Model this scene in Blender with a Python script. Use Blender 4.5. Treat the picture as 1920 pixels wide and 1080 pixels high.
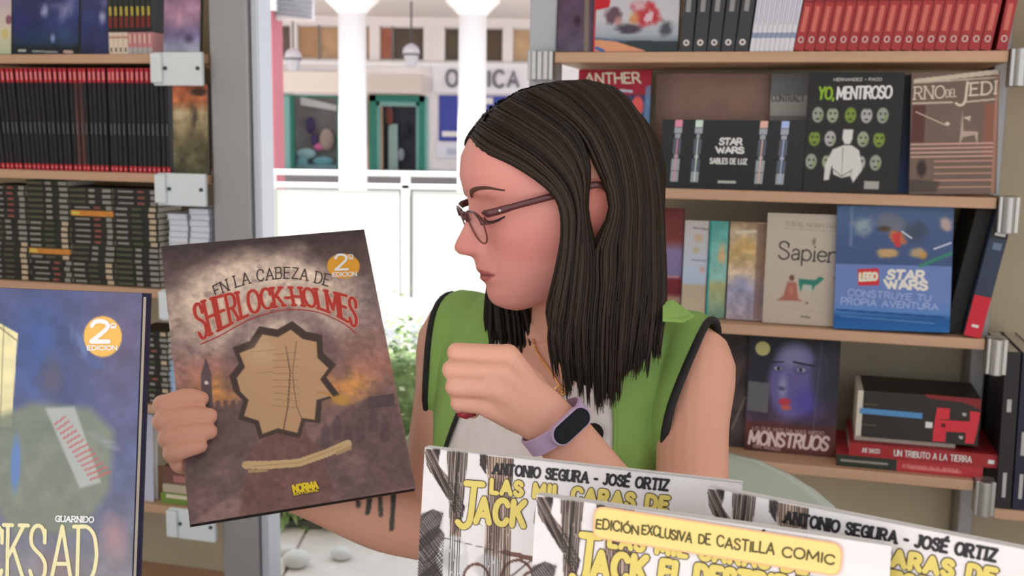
import bpy, bmesh, math, random
import numpy as np
from mathutils import Matrix, Vector
from mathutils.bvhtree import BVHTree
random.seed(4); rng = np.random.default_rng(7)
sc = bpy.context.scene
for o in list(bpy.data.objects): bpy.data.objects.remove(o)
COL = sc.collection

# ------------------------------------------------------------ camera, sky, sun, exposure
FPX = 2000.0
PT, TH = math.atan(.15), .0149
F = np.array([0, math.cos(PT), -math.sin(PT)])
R0 = np.array([1., 0, 0]); U0 = np.cross(R0, F)
R = R0*math.cos(TH)+U0*math.sin(TH); U = U0*math.cos(TH)-R0*math.sin(TH)
C = np.array([0, 0, 1.35])
cam = bpy.data.cameras.new('camera'); camo = bpy.data.objects.new('camera', cam); COL.objects.link(camo)
cam.sensor_width = 36; cam.lens = 36*FPX/1920
cam.clip_start = .02; cam.clip_end = 200
camo.matrix_world = Matrix(((R[0], U[0], -F[0], C[0]), (R[1], U[1], -F[1], C[1]), (R[2], U[2], -F[2], C[2]), (0, 0, 0, 1)))
cam.dof.use_dof = True; cam.dof.focus_distance = .98; cam.dof.aperture_fstop = 11
sc.camera = camo
w = bpy.data.worlds.new('sky'); sc.world = w; w.use_nodes = True
bg = w.node_tree.nodes['Background']; bg.inputs[0].default_value = (.86, .92, 1, 1); bg.inputs[1].default_value = 1.35
sl = bpy.data.lights.new('sun', 'SUN'); so = bpy.data.objects.new('sun', sl); COL.objects.link(so)
sl.energy = 5.5; sl.angle = .02; sl.color = (1, .95, .88)
SUND = Vector((-.75, -.35, .95)).normalized()
so.rotation_euler = SUND.to_track_quat('Z', 'Y').to_euler()
vs = sc.view_settings; vs.view_transform = 'Standard'; vs.look = 'None'; vs.gamma = 1; vs.exposure = .27
try: vs.use_curve_mapping = False
except Exception: pass

# ------------------------------------------------------------ pixel geometry (1920x1080)
def ray(x, y): return F+R*(x-960)/FPX-U*(y-540)/FPX
def P(x, y, d): return C+d*ray(x, y)
def onY(x, y, Y):
    r = ray(x, y); return C+r*(Y/r[1])
def onZ(x, y, z):
    r = ray(x, y); return C+r*((z-C[2])/r[2])
def onpl(x, y, o, n):
    r = ray(x, y); return C+r*(((o-C)@n)/(r@n))
AS = math.radians(15); SU = np.array([math.cos(AS), -math.sin(AS), 0]); SN = np.array([-math.sin(AS), -math.cos(AS), 0]); SO = np.array([0, 2.39, 0])
def sh(x, y, off=0.):
    p = onpl(x, y, SO+SN*off, SN)-SO; return p@SU, p[2]
def frame(o, x, y, z):
    return Matrix(((x[0], y[0], z[0], o[0]), (x[1], y[1], z[1], o[1]), (x[2], y[2], z[2], o[2]), (0, 0, 0, 1)))
SM = frame(SO, SU, (0, 0, 1), SN)
T = Matrix.Translation
def Rx(a, ax): return Matrix.Rotation(math.radians(a), 4, ax)

# ------------------------------------------------------------ materials
def lin(c):
    c = np.asarray(c, float)/255.; return np.where(c <= .04045, c/12.92, ((c+.055)/1.055)**2.4)
MC = {}
def mat(name, c, rough=.6, metal=0., var=.0, scale=40., bump=0., spec=.4, alpha=1., trans=0., emit=0, sss=0, wood=False, coat=0):
    if name in MC: return MC[name]
    m = bpy.data.materials.new(name); m.use_nodes = True; nt = m.node_tree; b = nt.nodes['Principled BSDF']
    l = list(lin(c))+[1]
    b.inputs['Base Color'].default_value = l; b.inputs['Roughness'].default_value = rough; b.inputs['Metallic'].default_value = metal
    b.inputs['Specular IOR Level'].default_value = spec
    if trans: b.inputs['Transmission Weight'].default_value = trans
    if coat: b.inputs['Coat Weight'].default_value = coat
    if alpha < 1: b.inputs['Alpha'].default_value = alpha
    if emit: b.inputs['Emission Color'].default_value = l; b.inputs['Emission Strength'].default_value = emit
    if sss: b.inputs['Subsurface Weight'].default_value = sss; b.inputs['Subsurface Radius'].default_value = (.012, .005, .003); b.inputs['Subsurface Scale'].default_value = .4
    if var or bump:
        tc = nt.nodes.new('ShaderNodeTexCoord'); mp = nt.nodes.new('ShaderNodeMapping'); nz = nt.nodes.new('ShaderNodeTexNoise')
        nt.links.new(tc.outputs['Object'], mp.inputs[0]); nt.links.new(mp.outputs[0], nz.inputs[0])
        nz.inputs['Scale'].default_value = scale; nz.inputs['Detail'].default_value = 5
        if wood: mp.inputs['Scale'].default_value = (.06, 1, 1)
        if var:
            rp = nt.nodes.new('ShaderNodeValToRGB'); nt.links.new(nz.outputs[0], rp.inputs[0])
            a = np.array(l[:3]); rp.color_ramp.elements[0].position = .3; rp.color_ramp.elements[1].position = .7
            rp.color_ramp.elements[0].color = list(a*(1-var))+[1]; rp.color_ramp.elements[1].color = list(np.clip(a*(1+var), 0, 1))+[1]
            nt.links.new(rp.outputs[0], b.inputs['Base Color'])
        if bump:
            bp = nt.nodes.new('ShaderNodeBump'); bp.inputs['Strength'].default_value = bump; bp.inputs['Distance'].default_value = .002
            nt.links.new(nz.outputs[0], bp.inputs['Height']); nt.links.new(bp.outputs[0], b.inputs['Normal'])
    MC[name] = m; return m
def attrmat(name, rough=.45, spec=.4, sss=0, bump=0, coat=0):
    if name in MC: return MC[name]
    m = mat(name, (200, 200, 200), rough, spec=spec, sss=sss, bump=bump, scale=300, coat=coat)
    a = m.node_tree.nodes.new('ShaderNodeVertexColor'); a.layer_name = 'Col'
    m.node_tree.links.new(a.outputs[0], m.node_tree.nodes['Principled BSDF'].inputs['Base Color']); return m
PRINT = attrmat('cover_print', .5, .3)
GLOSS = attrmat('glossy_print', .28, .5)
PAPER = mat('paper', (222, 214, 198), .9, var=.06, scale=300)
WHITEP = mat('white_paper', (225, 228, 235), .9, var=.05, scale=200)
BLACK = mat('black_cover', (38, 38, 40), .5, var=.1)
WOOD = mat('beech_board', (205, 165, 135), .55, var=.08, scale=30, wood=True, bump=.1)
BACKP = mat('shelf_back', (190, 178, 150), .7, var=.04, scale=5)
ALU = mat('aluminium', (168, 168, 168), .42, metal=.35, var=.04, scale=4)
WPLATE = mat('white_enamel', (232, 240, 242), .35)

# ------------------------------------------------------------ mesh helper
class G:
    def __init__(s): s.v = []; s.f = []; s.m = []
    def add(s, v, f, mi=0):
        n = len(s.v); s.v += [tuple(map(float, p)) for p in v]; s.f += [tuple(i+n for i in q) for q in f]; s.m += [mi]*len(f); return s
    def box(s, x0, x1, y0, y1, z0, z1, M=None, mi=0):
        v = [(x, y, z) for x in (x0, x1) for y in (y0, y1) for z in (z0, z1)]
        if M is not None: v = [M @ Vector(p) for p in v]
        return s.add(v, [(0, 1, 3, 2), (4, 6, 7, 5), (0, 4, 5, 1), (2, 3, 7, 6), (0, 2, 6, 4), (1, 5, 7, 3)], mi)
    def tube(s, path, rad, n=10, flat=1., up=None, mi=0, cap=True, closed=False):
        path = [Vector(p) for p in path]; k = len(path)
        if not hasattr(rad, '__len__'): rad = [rad]*k
        vs_ = []; u0 = None
        for i, p in enumerate(path):
            a = path[(i-1) % k] if (closed or i > 0) else p; b = path[(i+1) % k] if (closed or i < k-1) else p
            t = (b-a).normalized()
            if u0 is None: u0 = Vector(up) if up is not None else t.orthogonal()
            if up is not None: u0 = Vector(up)
            u = (u0-t*u0.dot(t))
            if u.length < 1e-6: u = t.orthogonal()
            u.normalize(); u0 = u; r = t.cross(u)
            for j in range(n):
                an = 2*math.pi*j/n; vs_.append(p+(u*math.cos(an)*flat+r*math.sin(an))*rad[i])
        fs = []
        for i in range(k if closed else k-1):
            for j in range(n):
                a = i*n+j; b = i*n+(j+1) % n; i2 = (i+1) % k; c = i2*n+(j+1) % n; d = i2*n+j; fs.append((a, b, c, d))
        if cap and not closed: fs += [tuple(range(n))[::-1], tuple((k-1)*n+j for j in range(n))]
        return s.add(vs_, fs, mi)
    def rings(s, rings, closed=True, cap=True, mi=0):
        n = len(rings[0]); k = len(rings); fs = []
        for i in range(k-1):
            for j in range(n if closed else n-1):
                fs.append((i*n+j, i*n+(j+1) % n, (i+1)*n+(j+1) % n, (i+1)*n+j))
        if cap and closed: fs += [tuple(range(n))[::-1], tuple((k-1)*n+j for j in range(n))]
        return s.add([p for r in rings for p in r], fs, mi)
    def sphere(s, c, r, n=16, m=10, sc_=(1, 1, 1), M=None, mi=0):
        rs = []
        for i in range(m+1):
            a = math.pi*(i/m); a = min(max(a, .02), math.pi-.02)
            ring = [Vector((c[0]+r*sc_[0]*math.sin(a)*math.cos(2*math.pi*j/n), c[1]+r*sc_[1]*math.sin(a)*math.sin(2*math.pi*j/n), c[2]+r*sc_[2]*math.cos(a))) for j in range(n)]
            if M is not None: ring = [M @ p for p in ring]
            rs.append(ring)
        return s.rings(rs, mi=mi)
    def prism(s, pts, z0, z1, M=None, mi=0):
        n = len(pts); v = [Vector((p[0], p[1], z)) for z in (z0, z1) for p in pts]
        if M is not None: v = [M @ p for p in v]
        return s.add(v, [tuple(range(n))[::-1], tuple(range(n, 2*n))]+[(i, (i+1) % n, n+(i+1) % n, n+i) for i in range(n)], mi)
    def lathe(s, prof, n=16, M=None, mi=0):
        rs = [[Vector((r*math.cos(2*math.pi*j/n), r*math.sin(2*math.pi*j/n), z)) for j in range(n)] for r, z in prof]
        if M is not None: rs = [[M @ p for p in q] for q in rs]
        return s.rings(rs, mi=mi)
    def mesh(s, name, mats, smooth=False):
        me = bpy.data.meshes.new(name); me.from_pydata(s.v, [], s.f); mats = mats if isinstance(mats, (list, tuple)) else [mats]
        for m in mats: me.materials.append(m)
        me.polygons.foreach_set('material_index', s.m)
        if smooth: me.polygons.foreach_set('use_smooth', [True]*len(s.f))
        me.validate(); me.update(); return me
def fixn(me):
    bm = bmesh.new(); bm.from_mesh(me); bmesh.ops.recalc_face_normals(bm, faces=bm.faces); bm.to_mesh(me); bm.free(); return me
def tag(o, label=None, cat=None, group=None, kind=None):
    if label: o['label'] = label
    if cat: o['category'] = cat
    if group: o['group'] = group
    if kind: o['kind'] = kind
    return o
def thing(name, label, cat, M=None, group=None):
    o = bpy.data.objects.new(name, None); COL.objects.link(o); o.empty_display_size = .05
    if M is not None: o.matrix_world = M if isinstance(M, Matrix) else T(Vector(M))
    return tag(o, label, cat, group)
def part(name, g, m, parent=None, smooth=False, label=None, M=None, kind=None, bev=0):
    me = g if isinstance(g, bpy.types.Mesh) else g.mesh(name, m, smooth)
    if isinstance(g, G): fixn(me)
    o = bpy.data.objects.new(name, me); COL.objects.link(o)
    if parent is not None: o.parent = parent
    if M is not None: o.matrix_local = M
    if label: o['label'] = label
    if kind: o['kind'] = kind
    if bev:
        b = o.modifiers.new('bevel', 'BEVEL'); b.width = bev; b.segments = 2; b.limit_method = 'ANGLE'
    return o
def struct(name, g, m, **k): o = part(name, g, m, **k); o['kind'] = 'structure'; return o
def dup(root, M, label=None, group=None):
    r = root.copy(); COL.objects.link(r); r.matrix_world = M
    if label: r['label'] = label
    if group: r['group'] = group
    for ch in root.children:
        c = ch.copy(); COL.objects.link(c); c.parent = r
        for q in ch.children: d = q.copy(); COL.objects.link(d); d.parent = c
    return r
ORD = ['first', 'second', 'third', 'fourth', 'fifth', 'sixth', 'seventh', 'eighth', 'ninth', 'tenth', 'eleventh', 'twelfth', 'thirteenth', 'fourteenth', 'fifteenth', 'sixteenth', 'seventeenth', 'eighteenth', 'nineteenth', 'twentieth']
def ordn(i):
    if i < 20: return ORD[i]
    t = {2: 'twenty', 3: 'thirty', 4: 'forty'}[(i+1)//10]; r = (i+1) % 10
    return t+'-'+ORD[r-1] if r else {3: 'thirtieth', 4: 'fortieth'}[(i+1)//10]

# ------------------------------------------------------------ stroke lettering
GL = {
'A': (.72, "0,0 .36,1 .72,0|.13,.33 .59,.33"), 'B': (.58, "0,0 0,1|~0,1 .38,1 .5,.88 .5,.66 .38,.54 0,.54|~.3,.54 .5,.48 .58,.3 .52,.1 .38,0 0,0"),
'C': (.62, "~.62,.8 .52,.95 .32,1 .12,.9 0,.65 0,.35 .12,.1 .32,0 .52,.05 .62,.2"), 'D': (.64, "0,0 0,1|~0,1 .3,1 .54,.86 .64,.6 .64,.4 .54,.14 .3,0 0,0"),
'E': (.52, "0,0 0,1|0,1 .52,1|0,.52 .42,.52|0,0 .52,0"), 'F': (.5, "0,0 0,1|0,1 .5,1|0,.52 .4,.52"),
'G': (.66, "~.62,.8 .5,.96 .32,1 .12,.9 0,.65 0,.35 .12,.1 .32,0 .52,.06 .64,.2|.64,.0 .64,.45 .38,.45"),
'H': (.62, "0,0 0,1|.62,0 .62,1|0,.5 .62,.5"), 'I': (.08, ".04,0 .04,1"), 'J': (.4, ".36,1 .36,.3|~.36,.3 .32,.08 .16,0 0,.1"),
'K': (.6, "0,0 0,1|.56,1 0,.42|.2,.6 .6,0"), 'L': (.48, "0,1 0,0|0,0 .48,0"), 'M': (.8, "0,0 .05,1|.05,1 .4,.2|.4,.2 .75,1|.75,1 .8,0"),
'N': (.64, "0,0 0,1|0,1 .64,0|.64,0 .64,1"), 'O': (.7, "~.35,1 .12,.9 0,.65 0,.35 .12,.1 .35,0 .58,.1 .7,.35 .7,.65 .58,.9 .35,1"),
'P': (.54, "0,0 0,1|~0,1 .36,1 .52,.88 .52,.6 .36,.46 0,.46"), 'Q': (.7, "~.35,1 .12,.9 0,.65 0,.35 .12,.1 .35,0 .58,.1 .7,.35 .7,.65 .58,.9 .35,1|.45,.25 .7,-.05"),
'R': (.6, "0,0 0,1|~0,1 .36,1 .52,.88 .52,.62 .36,.5 0,.5|.28,.5 .6,0"), 'S': (.54, "~.5,.82 .4,.97 .2,1 .04,.88 .04,.68 .2,.56 .38,.47 .53,.32 .5,.12 .32,0 .12,.03 .0,.2"),
'T': (.62, ".31,0 .31,1|0,1 .62,1"), 'U': (.62, "0,1 0,.3|~0,.3 .08,.08 .31,0 .54,.08 .62,.3|.62,.3 .62,1"), 'V': (.68, "0,1 .34,0 .68,1"),
'W': (.9, "0,1 .22,0 .45,.8 .68,0 .9,1"), 'X': (.62, "0,0 .62,1|0,1 .62,0"), 'Y': (.62, "0,1 .31,.5 .62,1|.31,.5 .31,0"), 'Z': (.58, ".02,1 .56,1 0,0 .58,0"),
'-': (.3, "0,.42 .3,.42"), '.': (.08, ".04,0 .04,.04"), ',': (.08, ".06,.06 0,-.14"), ' ': (.28, ""), '2': (.52, "~.02,.76 .1,.95 .28,1 .46,.9 .48,.68 .3,.4 0,.02|0,.02 .52,.02"),
'a': (.44, "~.06,.5 .2,.62 .36,.58 .4,.42 .4,.2 .4,.02|~.4,.34 .16,.32 .02,.2 .1,.02 .26,.02 .4,.16"), 'p': (.48, "0,.6 0,-.3|~0,.45 .14,.61 .32,.6 .46,.42 .44,.16 .28,.0 .1,.04 0,.16"),
'i': (.08, ".04,0 .04,.6|.04,.82 .04,.86"), 'e': (.46, "~.02,.32 .44,.34 .42,.52 .26,.62 .08,.54 0,.3 .08,.08 .26,0 .44,.1"), 'n': (.46, "0,0 0,.6|~0,.42 .14,.6 .32,.6 .44,.46 .44,.2 .44,0"),
's': (.36, "~.34,.5 .2,.62 .04,.52 .08,.38 .28,.28 .34,.14 .2,0 .0,.1"), 'º': (.3, "~.15,.95 .03,.9 .03,.7 .15,.64 .27,.7 .27,.9 .15,.95|.02,.52 .28,.52"), '0': (.5, "~.25,1 .06,.85 0,.5 .06,.15 .25,0 .44,.15 .5,.5 .44,.85 .25,1"),
'4': (.5, ".38,0 .38,1 0,.3 .5,.3"), '!': (.08, ".04,.3 .04,1|.04,0 .04,.05")}
ACC = {'É': 'E', 'Ó': 'O', 'Í': 'I', 'Á': 'A'}
def catmull(p, k=4):
    p = [np.array(q, float) for q in p]; q = [2*p[0]-p[1]]+p+[2*p[-1]-p[-2]]; out = []
    for i in range(1, len(q)-2):
        for j in range(k):
            t = j/k; out.append(.5*((2*q[i])+(-q[i-1]+q[i+1])*t+(2*q[i-1]-5*q[i]+4*q[i+1]-q[i+2])*t*t+(-q[i-1]+3*q[i]-3*q[i+1]+q[i+2])*t**3))
    return out+[p[-1]]
def text_lines(s, serif=0., gap=.2, jit=0.):
    """polylines in a box 0..w x 0..1"""
    out = []; x = 0; rr = random.Random(s)
    for ch in s:
        base = ACC.get(ch, ch); wd, d = GL[base]; dy = rr.uniform(-jit, jit); sy = 1+rr.uniform(-jit, jit)*1.5
        for st in [q for q in d.split('|') if q]:
            sm = st[0] == '~'; pts = [tuple(map(float, q.split(','))) for q in st.lstrip('~').split()]
            if sm: pts = catmull(pts, 3)
            pts = [np.array((x+q[0], q[1]*sy+dy)) for q in pts]; out.append(pts)
            if serif:
                for e, nb in ((pts[0], pts[1]), (pts[-1], pts[-2])):
                    if (abs(e[1]) < .02 or abs(e[1]-1) < .02) and abs(e[1]-nb[1]) > .25*abs(e[0]-nb[0]) and not sm:
                        out.append([e+np.array((-serif, 0)), e+np.array((serif, 0))])
                if sm and base in 'CSG': out.append([pts[0]+np.array((0, .1)), pts[0]+np.array((0, -.12))])
        if ch != base: out.append([np.array((x+wd*.45, 1.12)), np.array((x+wd*.45+.16, 1.3))])
        x += wd+gap
    return out, x-gap
def bil(q):  # quad TL TR BR BL -> map (s,t) t up
    q = [np.array(p, float)[:2] for p in q]
    return lambda s, t: (q[3]*(1-s)+q[2]*s)*(1-t)+(q[0]*(1-s)+q[1]*s)*t
def arcmap(base, top):
    b = catmull(base, 8); t_ = catmull(top, 8)
    def at(c, s):
        L = np.concatenate([[0], np.cumsum([np.linalg.norm(c[k+1]-c[k]) for k in range(len(c)-1)])]); s = float(np.interp(min(max(s, 0), 1)*L[-1], L, np.arange(len(c)))); i = min(int(s), len(c)-2); return c[i]*(1-s+i)+c[i+1]*(s-i)
    return lambda s, t: at(b, s)*(1-t)+at(t_, s)*t
def ribbons(g, lines, wd, z, mi=0, round_=True):
    z0_ = z; cnt = 0
    for ln in lines:
        ln = [np.array(p) for p in ln]
        for a, b in zip(ln[:-1], ln[1:]):
            d = b-a; L = np.linalg.norm(d)
            if L < 1e-7: continue
            d = d/L; nrm = np.array((-d[1], d[0]))*wd/2
            cnt += 1; z = z0_+(cnt % 40)*3e-6
            g.add([(*(a+nrm), z), (*(a-nrm), z), (*(b-nrm), z), (*(b+nrm), z)], [(0, 1, 2, 3)], mi)
        if round_:
            for p in ln:
                cnt += 1; z = z0_+(cnt % 40)*3e-6; g.add([(p[0]+wd/2*math.cos(k*math.pi/3), p[1]+wd/2*math.sin(k*math.pi/3), z) for k in range(6)], [(0, 1, 2, 3, 4, 5)], mi)
def write(parent, s, mp, wd, m, z=.0008, serif=0., gap=.2, jit=0., outline=None, ow=0., name='lettering', label=None, round_=True):
    ls, W = text_lines(s, serif, gap, jit)
    lines = [[mp(p[0]/W, p[1]) for p in l] for l in ls]
    g = G(); mats = [m]
    if outline is not None: ribbons(g, lines, wd+2*ow, z-.0003, 1, True); mats = [m, outline]
    ribbons(g, lines, wd, z, 0, round_)
    me = g.mesh(name, mats)
    o = part(name, me, None, parent, label=label); return o

# ------------------------------------------------------------ flat print painter (colours live on a fine grid)
def vnoise(x, y, seed):
    xi = np.floor(x).astype(int); yi = np.floor(y).astype(int); xf = x-xi; yf = y-yi
    def h(a, b):
        n = (a*374761393+b*668265263+seed*1442695041) & 0x7fffffff; n = ((n ^ (n >> 13))*1274126177) & 0x7fffffff; return ((n ^ (n >> 16)) & 0xffff)/65535.
    u = xf*xf*(3-2*xf); v = yf*yf*(3-2*yf)
    return (h(xi, yi)*(1-u)+h(xi+1, yi)*u)*(1-v)+(h(xi, yi+1)*(1-u)+h(xi+1, yi+1)*u)*v
def fbm(x, y, seed, o=4):
    r = 0; a = .5
    for k in range(o): r = r+a*vnoise(x*2**k, y*2**k, seed+k*17); a *= .5
    return r/(1-.5**o)
class Cv:
    def __init__(s, w, h, res=.0012, box=None, mp=None, base=(200, 200, 200)):
        s.w, s.h = w, h; s.nx = max(6, int(w/res)); s.ny = max(6, int(h/res))
        u, v = np.meshgrid(np.linspace(0, 1, s.nx+1), np.linspace(0, 1, s.ny+1)); s.X = u*w; s.Y = v*h
        s.c = np.zeros(s.X.shape+(3,))+np.array(base, float)
        if box: x0, y0, x1, y1 = box; s.mp = lambda p: ((p[0]-x0)/(x1-x0)*w, (p[1]-y0)/(y1-y0)*h); s.sc = w/(x1-x0)
        elif mp: s.mp = mp; a = mp((1000, 1000)); b = mp((1001, 1000)); s.sc = math.hypot(a[0]-b[0], a[1]-b[1])
        else: s.mp = lambda p: (p[0]*w, p[1]*h); s.sc = w
    def mix(s, m, col, a=1.):
        m = (m*a)[..., None]; s.c = s.c*(1-m)+np.array(col, float)*m
    def poly(s, pts, col, a=1., soft=0., hatch=None):
        p = [s.mp(q) for q in pts]; X, Y = s.X, s.Y; ins = np.zeros(X.shape, bool); dist = np.full(X.shape, 1e9)
        for i in range(len(p)):
            (x1, y1), (x2, y2) = p[i], p[(i+1) % len(p)]
            if y1 != y2: ins ^= ((Y > y1) != (Y > y2)) & (X < (x2-x1)*(Y-y1)/(y2-y1)+x1)
            if soft:
                L = (x2-x1)**2+(y2-y1)**2+1e-12; t = np.clip(((X-x1)*(x2-x1)+(Y-y1)*(y2-y1))/L, 0, 1); dist = np.minimum(dist, np.hypot(X-x1-t*(x2-x1), Y-y1-t*(y2-y1)))
        m = ins.astype(float)
        if soft: m = np.clip(.5+np.where(ins, dist, -dist)/(soft*s.sc*2), 0, 1)
        if hatch:
            ang, per, col2, am = hatch; q = (X*math.cos(ang)+Y*math.sin(ang))/(per*s.sc); al = (-X*math.sin(ang)+Y*math.cos(ang))/(per*s.sc)
            nz = vnoise(q*1.0, al*.07, 5); nn = np.clip((nz-.42)*5, 0, 1); s.mix(m, col, a); s.mix(m*nn, col2, am); return m
        s.mix(m, col, a); return m
    def ell(s, c, rx, ry, col, a=1., soft=.15, rot=0., n=0.):
        cx, cy = s.mp(c); rx *= s.sc; ry *= s.sc; dx, dy = s.X-cx, s.Y-cy; ca, sa = math.cos(rot), math.sin(rot)
        r = np.hypot((dx*ca+dy*sa)/rx, (-dx*sa+dy*ca)/ry)
        if n: r = r+n*(fbm(s.X/rx*2, s.Y/ry*2, 3)-.5)
        s.mix(np.clip((1-r)/soft, 0, 1), col, a)
    def line(s, pts, wd, col, a=1., soft=.5):
        p = [s.mp(q) for q in pts]; d = np.full(s.X.shape, 1e9)
        for (x1, y1), (x2, y2) in zip(p[:-1], p[1:]):
            L = (x2-x1)**2+(y2-y1)**2+1e-12; t = np.clip(((s.X-x1)*(x2-x1)+(s.Y-y1)*(y2-y1))/L, 0, 1); d = np.minimum(d, np.hypot(s.X-x1-t*(x2-x1), s.Y-y1-t*(y2-y1)))
        s.mix(np.clip((wd*s.sc/2-d)/(soft*s.sc)+.5, 0, 1), col, a)
    def noise(s, amp, per, seed=1, col=None, thr=.5, a=1.):
        n = fbm(s.X/(per*s.sc), s.Y/(per*s.sc), seed)
        if col is None: s.c = s.c*(1+amp*(n-.5)[..., None]*2)
        else: s.mix(np.clip((n-thr)*8, 0, 1), col, a)
    def vgrad(s, stops):
        t = s.Y/s.h; ys = [q[0] for q in stops]
        for k in range(3): s.c[..., k] = np.interp(t, ys, [q[1][k] for q in stops])
    def obj(s, parent, name='cover_print', z=.0004, m=None, label=None):
        nx, ny = s.nx, s.ny; me = bpy.data.meshes.new(name)
        co = np.stack([s.X, s.h-s.Y, np.full(s.X.shape, z)], -1).reshape(-1, 3)
        i = np.arange(ny)[:, None]*(nx+1)+np.arange(nx)[None]; q = np.stack([i, i+nx+1, i+nx+2, i+1], -1).reshape(-1, 4)
        me.vertices.add(len(co)); me.vertices.foreach_set('co', co.ravel()); me.loops.add(q.size); me.loops.foreach_set('vertex_index', q.ravel().astype(np.int32))
        me.polygons.add(len(q)); me.polygons.foreach_set('loop_start', (np.arange(len(q))*4).astype(np.int32)); me.update(calc_edges=True)
        at = me.color_attributes.new('Col', 'FLOAT_COLOR', 'POINT'); rgba = np.ones((len(co), 4)); rgba[:, :3] = lin(np.clip(s.c, 0, 255)).reshape(-1, 3)
        at.data.foreach_set('color', rgba.ravel()); me.materials.append(m or PRINT)
        return part(name, me, None, parent, label=label)

# ------------------------------------------------------------ books
def book_parts(root, w, h, t, cov, pages=PAPER, hard=True):
    b = .0022 if hard else .0006; ov = .003 if hard else .0
    g = G(); g.box(0, w, 0, h, -b, 0); g.box(0, w, 0, h, -t, -t+b); g.box(0, b, 0, h, -t+b, -b); part('cover', g, cov, root)
    g = G(); g.box(b+.0002, w-ov-.0005, ov+.0002, h-ov-.0002, -t+b+.0001, -b-.0001); part('pages', g, pages, root)
def face_book(label, M, w, h, t, cov, cv=None, pages=PAPER, hard=True, name='comic_book', group=None, gl=None):
    r = thing(name, label, 'book', M, group); book_parts(r, w, h, t, cov, pages, hard)
    if cv: cv.obj(r, m=gl)
    return r
def on_shelf(x0, x1, y0, y1, zb, tilt=5., off=None, lean=0.):
    """matrix, w, h for something standing on a shelf board, from where its front is seen"""
    xm = (x0+x1)/2
    if off is None:
        p = onZ(xm, y1, zb)-SO; off = min(-.004, max(-.22, p@SN))
    ym = (y0+y1)/2; a = sh(x0, ym, off)[0]; b = sh(x1, ym, off)[0]; h = sh(xm, y0, off-math.sin(math.radians(tilt))*.25)[1]-zb
    return SM @ T(Vector((a, zb+.0005, off))) @ Rx(-lean, 'Z') @ Rx(-tilt, 'X'), b-a, h/math.cos(math.radians(tilt)), off
# ------------------------------------------------------------ ground, stall shell
g = G(); g.box(-40, 40, -30, 60, -.1, 0); struct('ground', g, mat('paving', (214, 202, 196), .9, var=.10, scale=2.2))
g = G()
for i in range(14):
    for j in range(9):
        x = -3.2+i*.41+.2*(j % 2); y = 3.05+j*.41; g.box(x, x+.4, y, y+.4, .0, .006+.002*((i*7+j*3) % 3))
tiles = G()
tl = mat('paving_tile', (222, 214, 208), .85, var=.08, scale=9)
proto = None
for i in range(9):
    for j in range(6):
        x = -1.9+i*.41+.2*(j % 2); y = 3.02+j*.41; zz = .002*((i*7+j*3) % 3)
        if proto is None:
            q = G(); q.box(0, .4, 0, .4, -.04, .008); proto = q.mesh('tile', tl); fixn(proto)
        o = bpy.data.objects.new('tile', proto); COL.objects.link(o); o.location = (x, y, zz); o.parent = bpy.data.objects['ground']
g = G(); g.box(-2.6, 2.6, -1.2, 2.95, .0, .02); struct('floor', g, mat('stall_floor', (150, 140, 130), .7, var=.1, scale=6))
canvas = mat('stall_canvas', (228, 226, 220), .8, var=.03, scale=3)
g = G(); g.box(-2.6, 2.6, -.75, 3.0, 2.50, 2.55); struct('ceiling', g, canvas)
g = G(); g.box(-2.62, -2.58, -.4, 2.95, .02, 2.5); struct('wall_left', g, canvas)  # unseen canvas side, put in to keep the sun out of the stall
g = G(); g.box(2.58, 2.62, -.4, 2.95, .02, 2.5); struct('wall_right', g, canvas)

g = G(); g.box(-2.75, -1.7, .02, 2.5, -.34, -.31); o = struct('wall_back', g, canvas); o.matrix_world = SM

# ------------------------------------------------------------ bookcases
ZT = [1.514, 1.2265, .939, .640, .375]
def bookcase(label, u0, u1, zs, uback0, uback1):
    r = thing('bookcase', label, 'bookcase', SM)
    for z in zs+[1.83, .08]:
        g = G(); g.box(u0, u1, z-.022, z, -.285, 0); part('shelf_board', g, WOOD, r, bev=.0015)
    g = G(); g.box(uback0, uback1, .03, 1.83, -.297, -.286); part('back_panel', g, BACKP, r)
    return r
L = bookcase('beech bookcase at the left, full of black-spined comics', -1.75, -.772, ZT, -1.75, -.772)
Rr = bookcase('beech bookcase behind the woman, holding face-out covers and red spines', .088, .998, ZT, .088, .998)
for z in [1.20, .58, .27]: pass
N3 = bookcase('beech bookcase at the far right edge with leaning dark hardbacks', 1.042, 1.65, [1.514, .585, .30], 1.042, 1.65)
# uprights of the left case, hidden beyond the frame, and side panels
for r, us in ((L, (-1.772, )), (Rr, ()), (N3, (1.651,))):
    for uu in us: g = G(); g.box(uu, uu+.02, .02, 1.85, -.297, 0); part('side_panel', g, WOOD, r)
# white enamel end plates of the left case
def uz(x, y, off=0): return sh(x, y, off)
for k, z in enumerate(ZT):
    g = G(); g.box(-.897, -.765, z-.076, z+.003, .001, .014); g.box(-.897, -.868, z-.07, z, .014, .026)
    p = part('end_plate', g, WPLATE, L, bev=.003)
    g = G()
    for uu in (-.862, -.775):
        g.lathe([(.0045, 0), (.0045, .004), (.002, .005)], 10, M=T(Vector((uu, z-.035, .0142))))
    part('bolt', g, mat('bolt', (70, 75, 80), .4, metal=.6), p)
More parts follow.
